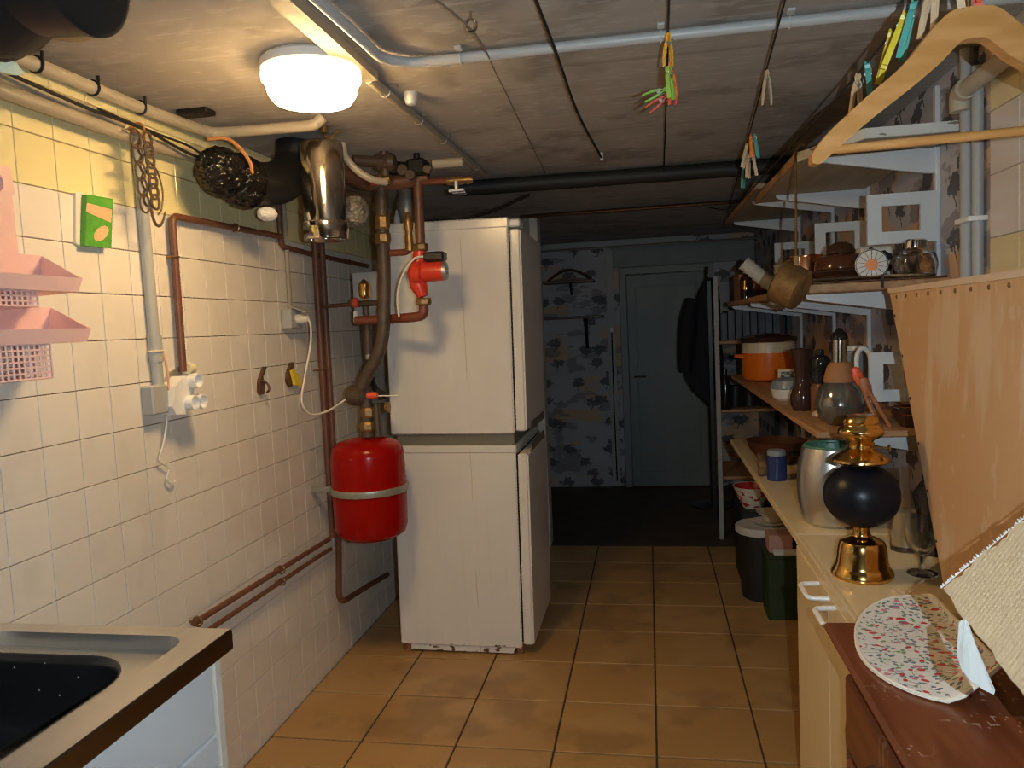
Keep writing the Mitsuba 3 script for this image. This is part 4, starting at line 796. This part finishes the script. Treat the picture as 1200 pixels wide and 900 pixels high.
# middle shelf (top at 1.05)
Z3 = 1.0503
t = thing('casserole', 'large orange enamel casserole with a cream collar and dark lid', 'pot')
part(t, 'body', lathe([(0, 0), (.10, 0), (.125, .012), (.135, .05), (.137, .15), (.13, .15), (.125, .03), (0, .02)], 40, (.615, 4.2, Z3)), 'orange_enamel')
part(t, 'collar', lathe([(.128, .15), (.136, .15), (.13, .205), (.12, .205), (.118, .15)], 40, (.615, 4.2, Z3)), 'cream_enamel', label='cream collar')
part(t, 'lid', lathe([(0, .205), (.14, .205), (.145, .215), (.14, .228), (.08, .245), (0, .25)], 40, (.615, 4.2, Z3)), 'dark_brown_glaze', label='dark glossy lid')
part(t, 'lid_band', ring((.615, 4.2, Z3+.207), .141, .004, 'z', 40, 6), 'steel')
for s in (-1, 1): part(t, 'handle', tube([(.615+s*.13, 4.16, Z3+.13), (.615+s*.165, 4.17, Z3+.135), (.615+s*.165, 4.22, Z3+.135), (.615+s*.13, 4.23, Z3+.13)], .01, 8, .02), 'orange_enamel')
t = thing('baking_dish', 'grey white enamel dish in front of the orange casserole', 'dish')
part(t, 'bowl', lathe([(0, 0), (.055, 0), (.066, .01), (.073, .045), (.07, .045), (.06, .012), (0, .008)], 36, (.555, 3.25, Z3)), 'white_ceramic'); part(t, 'lid', lathe([(0, .046), (.075, .046), (.076, .05), (.066, .078), (.04, .088), (0, .09)], 36, (.555, 3.25, Z3)), 'grey_dish')
t = thing('framed_mesh', 'small cream framed picture with a speckled dark panel by the orange casserole', 'picture')
q1 = cat(cbox(.535, .635, 3.40, 3.41, Z3+.001, Z3+.012, .002), cbox(.535, .635, 3.40, 3.41, Z3+.10, Z3+.112, .002), cbox(.535, .547, 3.40, 3.41, Z3+.012, Z3+.10, .002), cbox(.623, .635, 3.40, 3.41, Z3+.012, Z3+.10, .002)); part(t, 'frame', q1, 'cream_enamel', False); part(t, 'panel', cbox(.547, .623, 3.403, 3.409, Z3+.012, Z3+.10, .001), 'mesh_dark', False)
one('vase', lathe([(0, 0), (.034, 0), (.042, .02), (.044, .05), (.036, .075), (.025, .095), (.024, .12), (.034, .19), (.042, .218), (.039, .22), (.03, .19), (.018, .12), (0, .115)], 32, (.537, 2.88, Z3)), 'dark_brown_glaze', 'dark brown glazed vase with a flared neck on the middle shelf', 'vase')
t = thing('dark_bottle', 'black ribbed bottle with an amber foot between the vase and the flask', 'bottle')
part(t, 'body', lathe([(0, 0), (.03, 0), (.034, .01), (.034, .095), (.026, .11), (0, .11)], 24, (.565, 2.72, Z3)), 'amber_glaze'); part(t, 'neck', lathe([(0, .11), (.03, .11), (.033, .125), (.03, .135), (.034, .15), (.03, .16), (.034, .175), (.028, .195), (.012, .205), (.012, .222), (0, .222)], 24, (.565, 2.72, Z3)), 'black_gloss')
t = thing('coffee_flask', 'silvery round bellied coffee flask with a cork collar and steel neck', 'flask')
part(t, 'globe', lathe([(0, 0), (.04, .002), (.06, .02), (.071, .052), (.072, .065), (.066, .095), (.052, .12), (.044, .132), (0, .132)], 40, (.575, 2.5, Z3)), 'grey_glass')
part(t, 'collar', lathe([(0, .131), (.047, .131), (.045, .15), (.036, .18), (.026, .192), (0, .192)], 32, (.575, 2.5, Z3)), 'cork', label='cork collar'); part(t, 'neck', lathe([(0, .19), (.0215, .19), (.021, .262), (0, .262)], 28, (.575, 2.5, Z3)), 'steel')
part(t, 'cap', lathe([(0, .26), (.024, .26), (.025, .268), (.02, .28), (.012, .287), (.008, .295), (0, .297)], 24, (.575, 2.5, Z3)), 'black_gloss')
for i, (pts, m, l) in enumerate((([(.665, 2.42, 1.052), (.635, 2.43, 1.13), (.612, 2.44, 1.20)], 'hot_orange', 'wooden spoon with a bright orange end leaning by the flask'), ([(.69, 2.40, 1.052), (.655, 2.41, 1.12), (.63, 2.42, 1.17)], 'spoon_wood', 'plain reddish wooden spoon leaning behind the flask'))):
    t = thing('wooden_spoon', l, 'spoon'); part(t, 'handle', tube(pts, .006, 8), 'spoon_wood'); e = np.array(pts[-1]); q = lathe([(0, -.03), (.01, -.025), (.015, 0), (.012, .025), (0, .032)], 16); q.apply_scale([1, .4, 1]); q.apply_transform(rotm([0, 1, 0], -18)); q.apply_translation(e); part(t, 'bowl', q, m)
one('white_loop_handle', tube(spline([(.655, 2.62, 1.18), (.655, 2.62, 1.25), (.672, 2.62, 1.275), (.692, 2.62, 1.255), (.70, 2.62, 1.18), (.70, 2.62, 1.06)]), .0075, 8), 'white_plastic', 'white looped plastic handle sticking up behind the flask', 'handle')
t = thing('wire_basket', 'dark wire basket with brown contents at the near end of the middle shelf', 'basket')
part(t, 'bowl', lathe([(0, 0), (.04, 0), (.062, .04), (.066, .058), (.06, .058), (.055, .04), (0, .03)], 24, (.765, 2.42, Z3)), 'dark_brown_glaze')
for z, r in ((.062, .067), (.04, .064)): part(t, 'hoop', ring((.765, 2.42, Z3+z), r, .0016, 'z', 24, 5), 'copper')
for i, (a, b) in enumerate((((.75, 2.40, 1.09), (.80, 2.39, 1.20)), ((.77, 2.42, 1.09), (.745, 2.41, 1.17)))):
    one('wooden_spatula', cat(tube([a, b], .007, 8), hull([np.array(b)+np.array(d) for d in ((-.012, -.003, 0), (.012, -.003, 0), (-.014, .003, .05), (.014, .003, .05), (-.012, .003, 0), (.012, .003, 0))])), 'spoon_wood', ('reddish wooden spatula standing in the dark wire basket, leaning right', 'reddish wooden spatula standing in the dark wire basket, leaning left')[i], 'spatula')
for i, (x, y) in enumerate(((.60, 3.02), (.655, 2.98))):
    one('glass_tumbler', lathe([(0, 0), (.025, 0), (.031, .08), (.029, .08), (.023, .006), (0, .006)], 24, (x+.06, y, Z3)), 'glass', ('plain glass tumbler behind the dark vase, left of two', 'plain glass tumbler behind the dark vase, right of two')[i], 'glass', 'tumblers behind the dark vase')
t = thing('square_canister', 'tall pale canister behind the vase near the wall', 'canister')
part(t, 'body', lathe([(0, 0), (.05, 0), (.052, .005), (.052, .19), (.045, .20), (0, .20)], 24, (.75, 3.05, Z3)), 'grey_dish'); part(t, 'lid', lathe([(0, .20), (.05, .20), (.05, .215), (0, .22)], 24, (.75, 3.05, Z3)), 'white_ceramic')
one('scrap_of_paper', cat(lump((.545, 2.66, Z3+.012), (.022, .03, .011), 31)), 'peg_wood', 'crumpled brown scrap in front of the amber footed bottle', 'scrap')

# low shelf (top at .79)
Z4 = .7902
t = thing('aluminium_pot', 'tall satin aluminium pot with a green enamel inside next to the oil lamp', 'pot')
part(t, 'body', lathe([(0, 0), (.07, 0), (.082, .01), (.094, .06), (.098, .11), (.094, .17), (.082, .222), (.080, .224), (.078, .222), (.092, .11), (.07, .01), (0, .01)], 44, (.508, 2.31, Z4)), 'aluminium')
part(t, 'lining', lathe([(.0785, .212), (.0790, .226), (.077, .229), (.072, .229), (.066, .19), (.060, .19), (.066, .222), (.072, .224)], 44, (.508, 2.31, Z4)), 'green_enamel', label='green enamel inner rim')
one('glass_bowl', lathe([(0, 0), (.055, 0), (.07, .012), (.105, .06), (.118, .095), (.114, .096), (.10, .064), (.066, .018), (0, .008)], 40, (.50, 3.25, Z4)), 'mahogany_glaze', 'wide dark amber glass bowl at the far end of the low beige shelf', 'bowl')
t = thing('blue_jar', 'small dark blue jar in front of the amber bowl', 'jar')
part(t, 'body', lathe([(0, 0), (.032, 0), (.035, .006), (.035, .085), (.03, .092), (0, .092)], 28, (.448, 2.92, Z4)), 'blue_glaze'); part(t, 'lid', lathe([(0, .092), (.033, .092), (.033, .108), (.028, .112), (0, .112)], 28, (.448, 2.92, Z4)), 'grey_dish')
t = thing('glass_stack', 'stack of tiny glass cups left of the dark blue jar', 'glasses')
for i in range(3): part(t, 'cup', lathe([(0, 0), (.012, 0), (.018, .03), (.0165, .03), (.010, .003), (0, .003)], 18, (.405, 2.99, Z4+.028*i)), 'glass')
one('pan_cover', lathe([(0, .0), (.05, 0), (.052, .006), (.04, .02), (.01, .03), (.008, .045), (0, .046)], 28, (.60, 2.75, Z4)), 'steel', 'steel pan lid lying behind the aluminium pot', 'lid')
one('dark_saucepan', cat(lathe([(0, 0), (.07, 0), (.075, .01), (.075, .10), (.072, .10), (.07, .012), (0, .01)], 32, (.63, 3.0, Z4)), tube([(.565, 2.97, Z4+.085), (.50, 2.93, Z4+.095)], .008, 8)), 'black', 'black saucepan behind the dark blue jar', 'saucepan')

# ================================================================== BEIGE CABINET, OIL LAMP, DRESSER
CX = .382
t = thing('beige_cabinet', 'beige laminate cabinet with white loop handles between dresser and shelves', 'cabinet')
part(t, 'carcass', cbox(CX+.02, XR-.02, 1.565, 2.172, .002, .766, .002), 'laminate', False)
part(t, 'worktop', cbox(CX+.012, XR-.015, 1.558, 2.186, .767, .79, .003), 'laminate', False)
part(t, 'edge_strip', cbox(CX, CX+.0105, 1.558, 2.186, .765, .7905, .002), 'laminate', False)
for y0, y1 in ((1.80, 2.18), (1.57, 1.796)): part(t, 'door', cbox(CX, CX+.019, y0, y1, .06, .763, .003), 'laminate', False)
for y in (1.79, 1.63): part(t, 'handle', tube([(CX+.002, y+.105, .752), (CX-.045, y+.10, .752), (CX-.045, y+.005, .752), (CX+.002, y, .752)], .0055, 10, .015), 'white_plastic')
t = thing('oil_lamp', 'brass oil lamp with a black ball shaped tank standing on the beige cabinet', 'oil lamp')
LX, LY, L0 = .466, 1.84, .7903
part(t, 'foot', lathe([(0, 0), (.064, 0), (.067, .004), (.067, .012), (.061, .022), (.056, .032), (.053, .06), (.050, .076), (.046, .083), (.030, .090), (.021, .094), (.018, .10), (.018, .112), (.022, .118), (0, .118)], 48, (LX, LY, L0)), 'brass')
part(t, 'tank', lathe([(.082*math.sin(a), -.074*math.cos(a)) for a in np.linspace(.12, math.pi-.2, 26)], 48, (LX, LY, L0+.188)), 'sphere_black', label='black satin ball')
part(t, 'burner', lathe([(0, .252), (.022, .252), (.022, .262), (.027, .264), (.050, .262), (.062, .268), (.061, .273), (.047, .284), (.032, .292), (.0265, .298), (.026, .304), (.029, .307), (.0255, .311), (.028, .316), (.042, .322), (.048, .329), (.049, .336), (.046, .343), (.040, .347), (.038, .352), (.0395, .356), (.036, .366), (.030, .371), (.026, .372), (0, .372)], 48, (LX, LY, L0)), 'brass')
part(t, 'wick_knob', cat(cyl((LX+.022, LY-.01, L0+.30), (LX+.05, LY-.03, L0+.30), .002, 6), lathe([(0, 0), (.008, 0), (.008, .003), (0, .003)], 14, (LX+.05, LY-.03, L0+.30), 'x')), 'brass_dull')
t = thing('glass_bottle', 'clear glass bottle with pale contents standing right behind the oil lamp', 'bottle')
part(t, 'glass', lathe([(0, 0), (.034, 0), (.036, .006), (.033, .05), (.026, .10), (.022, .13), (.012, .16), (.011, .21), (.0085, .21), (.0095, .158), (.02, .128), (.024, .098), (.031, .05), (.033, .01), (0, .008)], 32, (.622, 2.05, Z4)), 'glass'); part(t, 'contents', lathe([(0, .010), (.030, .012), (.0285, .05), (.022, .097), (0, .097)], 28, (.622, 2.05, Z4)), 'cream_plastic')
one('goblet', lathe([(0, 0), (.032, 0), (.032, .003), (.006, .008), (.005, .03), (.012, .045), (.034, .075), (.036, .11), (.032, .145), (.030, .145), (.033, .11), (.031, .077), (.01, .05), (0, .05)], 32, (.600, 1.86, Z4)), 'glass', 'stemmed glass goblet beside the leaning board', 'glass')
for x, y, h, l in ((.68, 2.02, .25, 'dark wine bottle behind the oil lamp, closest to the board'), (.70, 2.12, .21, 'dark bottle behind the oil lamp, behind the glass bottle')):
    one('wine_bottle', lathe([(0, 0), (.034, 0), (.037, .005), (.037, h*.6), (.014, h*.78), (.013, h), (0, h)], 28, (x, y, Z4)), 'black_gloss', l, 'bottle')
for i in range(4):
    q = cbox(-.004, .004, -.035, .035, 0, .007, .001); q.apply_transform(rotm([0, 0, 1], 8+9*i)); q.apply_translation([.505+.017*i, 1.70+.006*(i % 2), Z4]); one('wooden_stick', q, 'peg_wood', 'flat wooden stick on the beige cabinet by the mat, %s from the left' % ORD[i], 'stick', 'wooden sticks on the beige cabinet', False)
# dresser
DX, DZ = .316, .80
t = thing('dresser', 'dark red brown wooden dresser in the right foreground', 'dresser')
part(t, 'top', cat(cbox(DX, XR-.02, .0, 1.535, DZ-.016, DZ, .006), cbox(DX+.012, XR-.02, .01, 1.528, DZ-.034, DZ-.0155, .006)), 'dresser_wood', False)
part(t, 'body', cbox(DX+.05, XR-.03, .03, 1.52, .004, DZ-.033, .004), 'dresser_wood', False)
part(t, 'cornice', cbox(DX+.026, DX+.052, .02, 1.524, DZ-.062, DZ-.033, .008), 'dresser_wood', False)
for y0, y1 in ((1.03, 1.50), (.53, 1.01), (.05, .51)):
    d = part(t, 'drawer', cbox(DX+.03, DX+.051, y0, y1, .57, .715, .006), 'dresser_wood', False)
    d2 = part(t, 'drawer', cbox(DX+.03, DX+.051, y0, y1, .08, .55, .006), 'dresser_wood', False)
    for dd, z in ((d, .64), (d2, .32)):
        part(dd, 'knob', lathe([(0, 0), (.022, 0), (.026, -.012), (.02, -.024), (.008, -.03), (0, -.031)], 20, (DX+.03, (y0+y1)/2, z), 'x'), 'dark_wood')
part(t, 'corner_post', lathe([(0, .46), (.016, .46), (.02, .53), (.022, .60), (.016, .65), (.02, .66), (.02, .672), (0, .672)], 20, (DX+.052, 1.50, 0)), 'dark_wood')
# floral oval mat lying on the dresser, its near edge curling up
t = thing('floral_mat', 'glossy oval mat with small red and blue flowers lying on the dresser', 'mat')
nr, na = 14, 56; V = []
def matz(x, y):
    a = np.clip((x-.42)/.10, 0, 1); b = np.clip((1.335-y)/.12, 0, 1)
    s = a*a*(3-2*a)*b*b*(3-2*b)
    return DZ+.003+.085*s+.012*np.clip((y-1.52)/.1, 0, 1)
for up in (1, 0):
    for i in range(nr+1):
        for j in range(na):
            a = 2*math.pi*j/na; r = (i/nr)
            ex = .172*math.copysign(abs(math.cos(a))**.85, math.cos(a))*r; ey = .222*math.copysign(abs(math.sin(a))**.85, math.sin(a))*r
            x, y = .520+ex*.96+ey*.22, 1.415-ex*.20+ey*.97
            lift = 0.0
            if x > .49: d = x-.49; x = .49+.05*math.tanh(d/.05); lift = .12*max(0, d-(x-.49))
            V.append((x, y, matz(x, y)+lift+(.003 if up else 0)))
F = []; o = (nr+1)*na
for i in range(nr):
    for j in range(na):
        l = (j+1) % na; a, b, c, d = i*na+j, i*na+l, (i+1)*na+l, (i+1)*na+j
        F += [[a, c, b], [a, d, c], [o+a, o+b, o+c], [o+a, o+c, o+d]]
for j in range(na):
    l = (j+1) % na; a, b = nr*na+j, nr*na+l; F += [[a, o+b, b], [a, o+a, o+b]]
mm = M(V, F)
part(t, 'sheet', mm, 'floral', 40)
rimp = [np.array(V[nr*na+j])-(0, 0, .0014) for j in range(na)]; part(t, 'piping', tube(rimp, .0038, 6, closed=True), 'mat_edge', label='pale piped edge')
# board leaning at the right
t = thing('leaning_board', 'large brown hardboard panel edged with tacks leaning at the right', 'board')
A, Bq, Cq, Dq = np.array([.60, 2.087, 1.445]), np.array([.592, 1.70, .8025]), np.array([.552, .80, .8035]), np.array([.53, .75, 1.447])
nrm = np.cross(Dq-A, Bq-A); nrm /= np.linalg.norm(nrm); nrm = nrm if nrm[0] > 0 else -nrm
part(t, 'panel', hull([p+s*nrm for p in (A, Bq, Cq, Dq) for s in (0, .008)]), 'hardboard', False)
e = (Dq-A)/np.linalg.norm(Dq-A); dn = (Bq-A)/np.linalg.norm(Bq-A)
part(t, 'edge_strip', hull([p+s*nrm for p in (A-dn*.004, Dq-dn*.004, A+dn*.010, Dq+dn*.010) for s in (-.0035, 0)]), 'board_edge', False, 'paler strip along the top edge')
for i in range(9):
    c = A+e*(.06+.085*i)+dn*.022; part(t, 'tack', lathe([(0, -.003), (.0035, -.002), (.005, 0), (0, .001)], 10, c, 'x'), 'brass_dull')
for i in range(6):
    c = A+(Bq-A)*(.1+.15*i)+e*.012; part(t, 'tack', lathe([(0, -.0025), (.0025, -.002), (.0035, 0), (0, .001)], 8, c, 'x'), 'black')
# torn cardboard in front of it
t = thing('torn_cardboard', 'torn piece of corrugated cardboard propped in front of the leaning board', 'cardboard')
P0, P1, P2 = np.array([.3255, .94, 1.0745]), np.array([.4185, .96, 1.149]), np.array([.3845, .88, .977])
u = (P1-P0)/np.linalg.norm(P1-P0); v = (P2-P0); v -= u*np.dot(u, v); v /= np.linalg.norm(v)
w = np.cross(u, v)
edge = [(0, 0)]
for q in np.linspace(.01, .23, 30): edge.append((q, .002*RNG.randn()))
d20 = P2-P0; sU, sV = np.dot(d20, u), np.dot(d20, v)
edge += [(.235, .03), (.235, .12), (sU*2.75+.05, sV*2.70), (sU*2.78, sV*2.78)]
for q in np.linspace(2.7, .03, 34): edge.append((sU*q+.0013*RNG.randn(), sV*q+.0013*RNG.randn()))
pg = Polygon(edge).buffer(0)
if pg.geom_type != 'Polygon': pg = max(pg.geoms, key=lambda g: g.area)
cm = trimesh.creation.extrude_polygon(pg, .0045); tv = cm.vertices; cm.vertices = P0+tv[:, :1]*u+tv[:, 1:2]*v+(tv[:, 2:3]-.00225)*w
if cm.volume < 0: cm.invert()
part(t, 'sheet', cm, 'cardboard', False)
fr = []
for q in np.linspace(0, .23, 64):
    c = P0+u*q-v*.001+w*RNG.uniform(-.0022, .0022); fr.append(hull([c+d*RNG.uniform(.6, 1.4) for d in (u*.0024, -u*.0024, -v*.0036, w*.0012, -w*.0012)]))
part(t, 'torn_fringe', cat(*fr), 'paper_white', False, 'pale torn fibres along the upper edge'); labels[t+'__torn_fringe']['kind'] = 'stuff'
st = [(.329, 1.049), (.334, 1.054), (.338, 1.050), (.352, 1.014), (.366, .972), (.364, .968), (.354, .972), (.343, .980), (.335, .990), (.331, 1.006)]
sm = extr(st, 0, .0015, 'xz'); sv = sm.vertices.copy(); sv[:, 1] += .915+.015*np.cos((sv[:, 2]-1.01)*35)-.015; sm.vertices = sv; part(t, 'torn_paper', sm, 'paper_white', False, 'white torn paper liner')
# wooden hanger
t = thing('coat_hanger', 'wooden coat hanger with a trouser bar hanging close at the upper right', 'hanger')
half = [(0, .042), (.028, .038), (.052, .018), (.090, -.024), (.140, -.062), (.190, -.103), (.214, -.130), (.2165, -.138)]
low = [(.2165, -.145), (.205, -.146), (.180, -.126), (.135, -.092), (.088, -.060), (.045, -.028), (.018, -.003), (0, .001)]
up_p = spline([(x, z, 0) for x, z in half], 6)[:, :2]; lo_p = spline([(x, z, 0) for x, z in low], 6)[:, :2]
right = [(x, z) for x, z in up_p]+[(x, z) for x, z in lo_p]; left = [(-x, z) for x, z in right][::-1]
hp = Polygon(right).buffer(.0005).union(Polygon([(-x, z) for x, z in right]).buffer(.0005))
notch = Polygon([(-.170, -.082), (-.160, -.074), (-.166, -.089)])
hp = hp.difference(Polygon([(-.176, -.080), (-.166, -.070), (-.166, -.086), (-.174, -.087)]))
hm = extr(hp, -.011, .011, 'xz')
H0 = np.array([.4473, 1.1831, 1.7594])
HT = trimesh.transformations.translation_matrix(H0) @ rotm([0, 0, 1], 2.4) @ rotm([0, 1, 0], -1.58)
hm.apply_transform(HT); part(t, 'shoulder', hm, 'hanger_wood', False)
bar = tube([(-.205, 0, -.128), (.205, 0, -.128)], .0065, 14); bar.apply_transform(HT); part(t, 'bar', bar, 'hanger_wood')
hk = tube(spline([(0, 0, .035), (0, 0, .075), (.0, 0, .10), (.016, 0, .125), (.002, 0, .148), (-.018, 0, .138), (-.022, 0, .125)]), .0022, 8); hk.apply_transform(HT); part(t, 'hook', hk, 'brass')
# grey pipes on the right wall
t = thing('wall_pipe', 'grey vertical pipe pair on the right wall with a pale clip', 'pipe')
part(t, 'tube', tube([(.835, 2.235, 2.059), (.835, 2.235, 1.45), (.835, 2.235, .80)], .0165, 14), 'pvc_grey')
part(t, 'rear_tube', tube([(.842, 2.185, 2.0), (.842, 2.185, 1.45), (.842, 2.185, .80)], .014, 14), 'pvc_grey')
part(t, 'clip', cbox(.812, .859, 2.165, 2.255, 1.612, 1.624, .001), 'white_plastic', False)
t = thing('elbow_pipe', 'pale thick pipe with a socket elbow turning along the top of the right wall', 'pipe')
part(t, 'tube', tube([(.815, 2.205, 1.945), (.812, 2.05, 1.948), (.80, 1.2, 1.955)], .021, 16), 'pvc_cream'); part(t, 'socket', tube([(.818, 2.225, 1.90), (.816, 2.225, 1.945), (.814, 2.18, 1.947)], .027, 16, .03), 'pvc_cream')

# ================================================================== UNDER THE LOW SHELF
t = thing('waste_bin', 'dark round bin with a white lid on the floor under the low shelf', 'bin')
bx, by = .520, 3.90
part(t, 'body', lathe([(0, -.002), (.095, -.002), (.10, .01), (.116, .325), (.110, .325), (.093, .02), (0, .02)], 32, (bx, by, 0)), 'bin_dark'); part(t, 'lid', lathe([(0, .327), (.122, .327), (.126, .333), (.126, .357), (.118, .365), (.10, .363), (0, .357)], 36, (bx, by, 0)), 'lid_white', label='white lid')
t = thing('patterned_bowl', 'white bowl with a red pattern and red inside under the low shelf', 'bowl')
bw = (.515, 4.16, .3855)
one('storage_box', cbox(.44, .80, 4.05, 4.35, -.001, .385, .006), 'bin_dark', 'dark storage box on the floor behind the bin with the white lid', 'box', smooth=False)
part(t, 'bowl', lathe([(0, 0), (.05, 0), (.055, .01), (.085, .07), (.10, .115), (.103, .117), (.098, .117), (.08, .07), (.045, .015), (0, .012)], 36, bw), 'bowl_pattern'); part(t, 'inside', lathe([(0, .0125), (.045, .0155), (.0795, .0705), (.0965, .1155), (.093, .1155), (.076, .073), (.043, .019), (0, .016)], 36, bw), 'red_inside', label='red inside')
t = thing('green_crate', 'dark green crate on the floor under the low shelf, carrying a pinkish carton', 'crate')
part(t, 'body', cat(cbox(.50, .82, 3.58, 3.745, -.001, .30, .006)), 'bag_green', False); part(t, 'rim', cbox(.492, .828, 3.572, 3.753, .285, .3005, .004), 'bag_green', False)
one('small_carton', cbox(.515, .62, 3.62, 3.73, .301, .385, .004), 'box_pink', 'pinkish brown carton standing on the dark green crate under the low shelf', 'carton', smooth=False)
one('paper_bundle', cbox(.53, .64, 3.58, 3.617, .301, .325, .003), 'paper_white', 'small bundle of white paper on the dark green crate', 'paper', smooth=False)
one('patterned_plate', lathe([(0, 0), (.05, 0), (.085, .012), (.09, .016), (.085, .016), (.05, .006), (0, .006)], 36, (.565, 3.90, .3653)), 'white_ceramic', 'white plate lying on the white bin lid', 'plate')
one('cream_dish', lathe([(0, 0), (.04, 0), (.055, .028), (.078, .045), (.08, .048), (.075, .048), (.045, .028), (0, .02)], 32, (.575, 3.90, .3814)), 'cream_enamel', 'cream dish on the white plate under the low shelf', 'dish')

# ================================================================== BACK ROOM: rack, coat
t = thing('metal_rack', 'dark metal rack with a pale post in the back room', 'rack')
for x, y in ((.415, 4.92), (.415, 5.42), (.84, 4.92), (.84, 5.42)): part(t, 'post', cbox(x-.014, x+.014, y-.014, y+.014, -.004, 1.64, .002), 'grey_paint' if y < 5 and x < .5 else 'black', False)
for z in (1.245, .82, .40): part(t, 'board', cbox(.43, .826, 4.90, 5.44, z-.02, z, .003), 'shelf_wood', False)
for i in range(8):
    h = .17+.04*((i*7) % 5)/5; one('book', cbox(.445+.045*i, .485+.045*i, 4.97, 5.15, 1.2455, 1.2455+h, .002), 'books', 'dark book on the upper board of the metal rack, %s from the left' % ORD[i], 'book', 'books on the metal rack', False)
t = thing('spirit_bottle', 'dark glass bottle with a bright glint on the metal rack', 'bottle')
part(t, 'body', lathe([(0, 0), (.035, 0), (.037, .006), (.037, .15), (.014, .2), (.013, .25), (0, .25)], 24, (.46, 4.93, .8205)), 'black_gloss')
for i in range(4):
    one('dark_tin', lathe([(0, 0), (.04, 0), (.042, .004), (.042, .13), (.038, .136), (0, .136)], 20, (.53+.09*i, 5.05, .8205)), 'bin_dark', 'dark round tin on the middle board of the metal rack, %s from the left' % ORD[i], 'tin', 'tins on the metal rack')
t = thing('jacket', 'dark jacket hanging beside the grey door in the back room', 'jacket')
sec = [(1.66, .03, .03, .40), (1.60, .06, .04, .395), (1.50, .085, .06, .38), (1.30, .10, .075, .365), (1.12, .125, .085, .345), (.98, .13, .09, .335), (.88, .10, .08, .36), (.78, .05, .05, .40)]
V = []; na = 28
for z, rx, ry, cx_ in sec:
    for j in range(na):
        a = 2*math.pi*j/na; k = 1+.13*math.sin(5*a+z*9)+.06*math.sin(9*a-z*14); V.append((cx_+.035+rx*k*math.cos(a), 5.62+ry*k*math.sin(a), z))
F = []
for i in range(len(sec)-1):
    for j in range(na):
        l = (j+1) % na; F += [[i*na+j, (i+1)*na+j, (i+1)*na+l], [i*na+j, (i+1)*na+l, i*na+l]]
V += [(.40, 5.62, 1.675), (.40, 5.62, .76)]
for j in range(na):
    l = (j+1) % na; F += [[len(V)-2, j, l], [len(V)-1, (len(sec)-1)*na+l, (len(sec)-1)*na+j]]
part(t, 'cloth', M(V, F), 'jacket', True)
part(t, 'sleeve', tube(spline([(.31, 5.58, 1.52), (.27, 5.54, 1.35), (.25, 5.52, 1.15), (.245, 5.53, 1.02)]), [.05, .06, .052, .042], 14), 'jacket')
t = thing('coat_stand', 'thin dark stand that the jacket hangs on in the back room', 'stand')
part(t, 'pole', tube([(.43, 5.80, -.002), (.43, 5.80, 1.76)], .012, 10), 'black'); part(t, 'arm', tube([(.43, 5.80, 1.70), (.43, 5.64, 1.69)], .008, 8), 'black'); part(t, 'base', lathe([(0, -.002), (.15, -.002), (.15, .01), (.03, .03), (0, .03)], 28, (.43, 5.80, 0)), 'black')
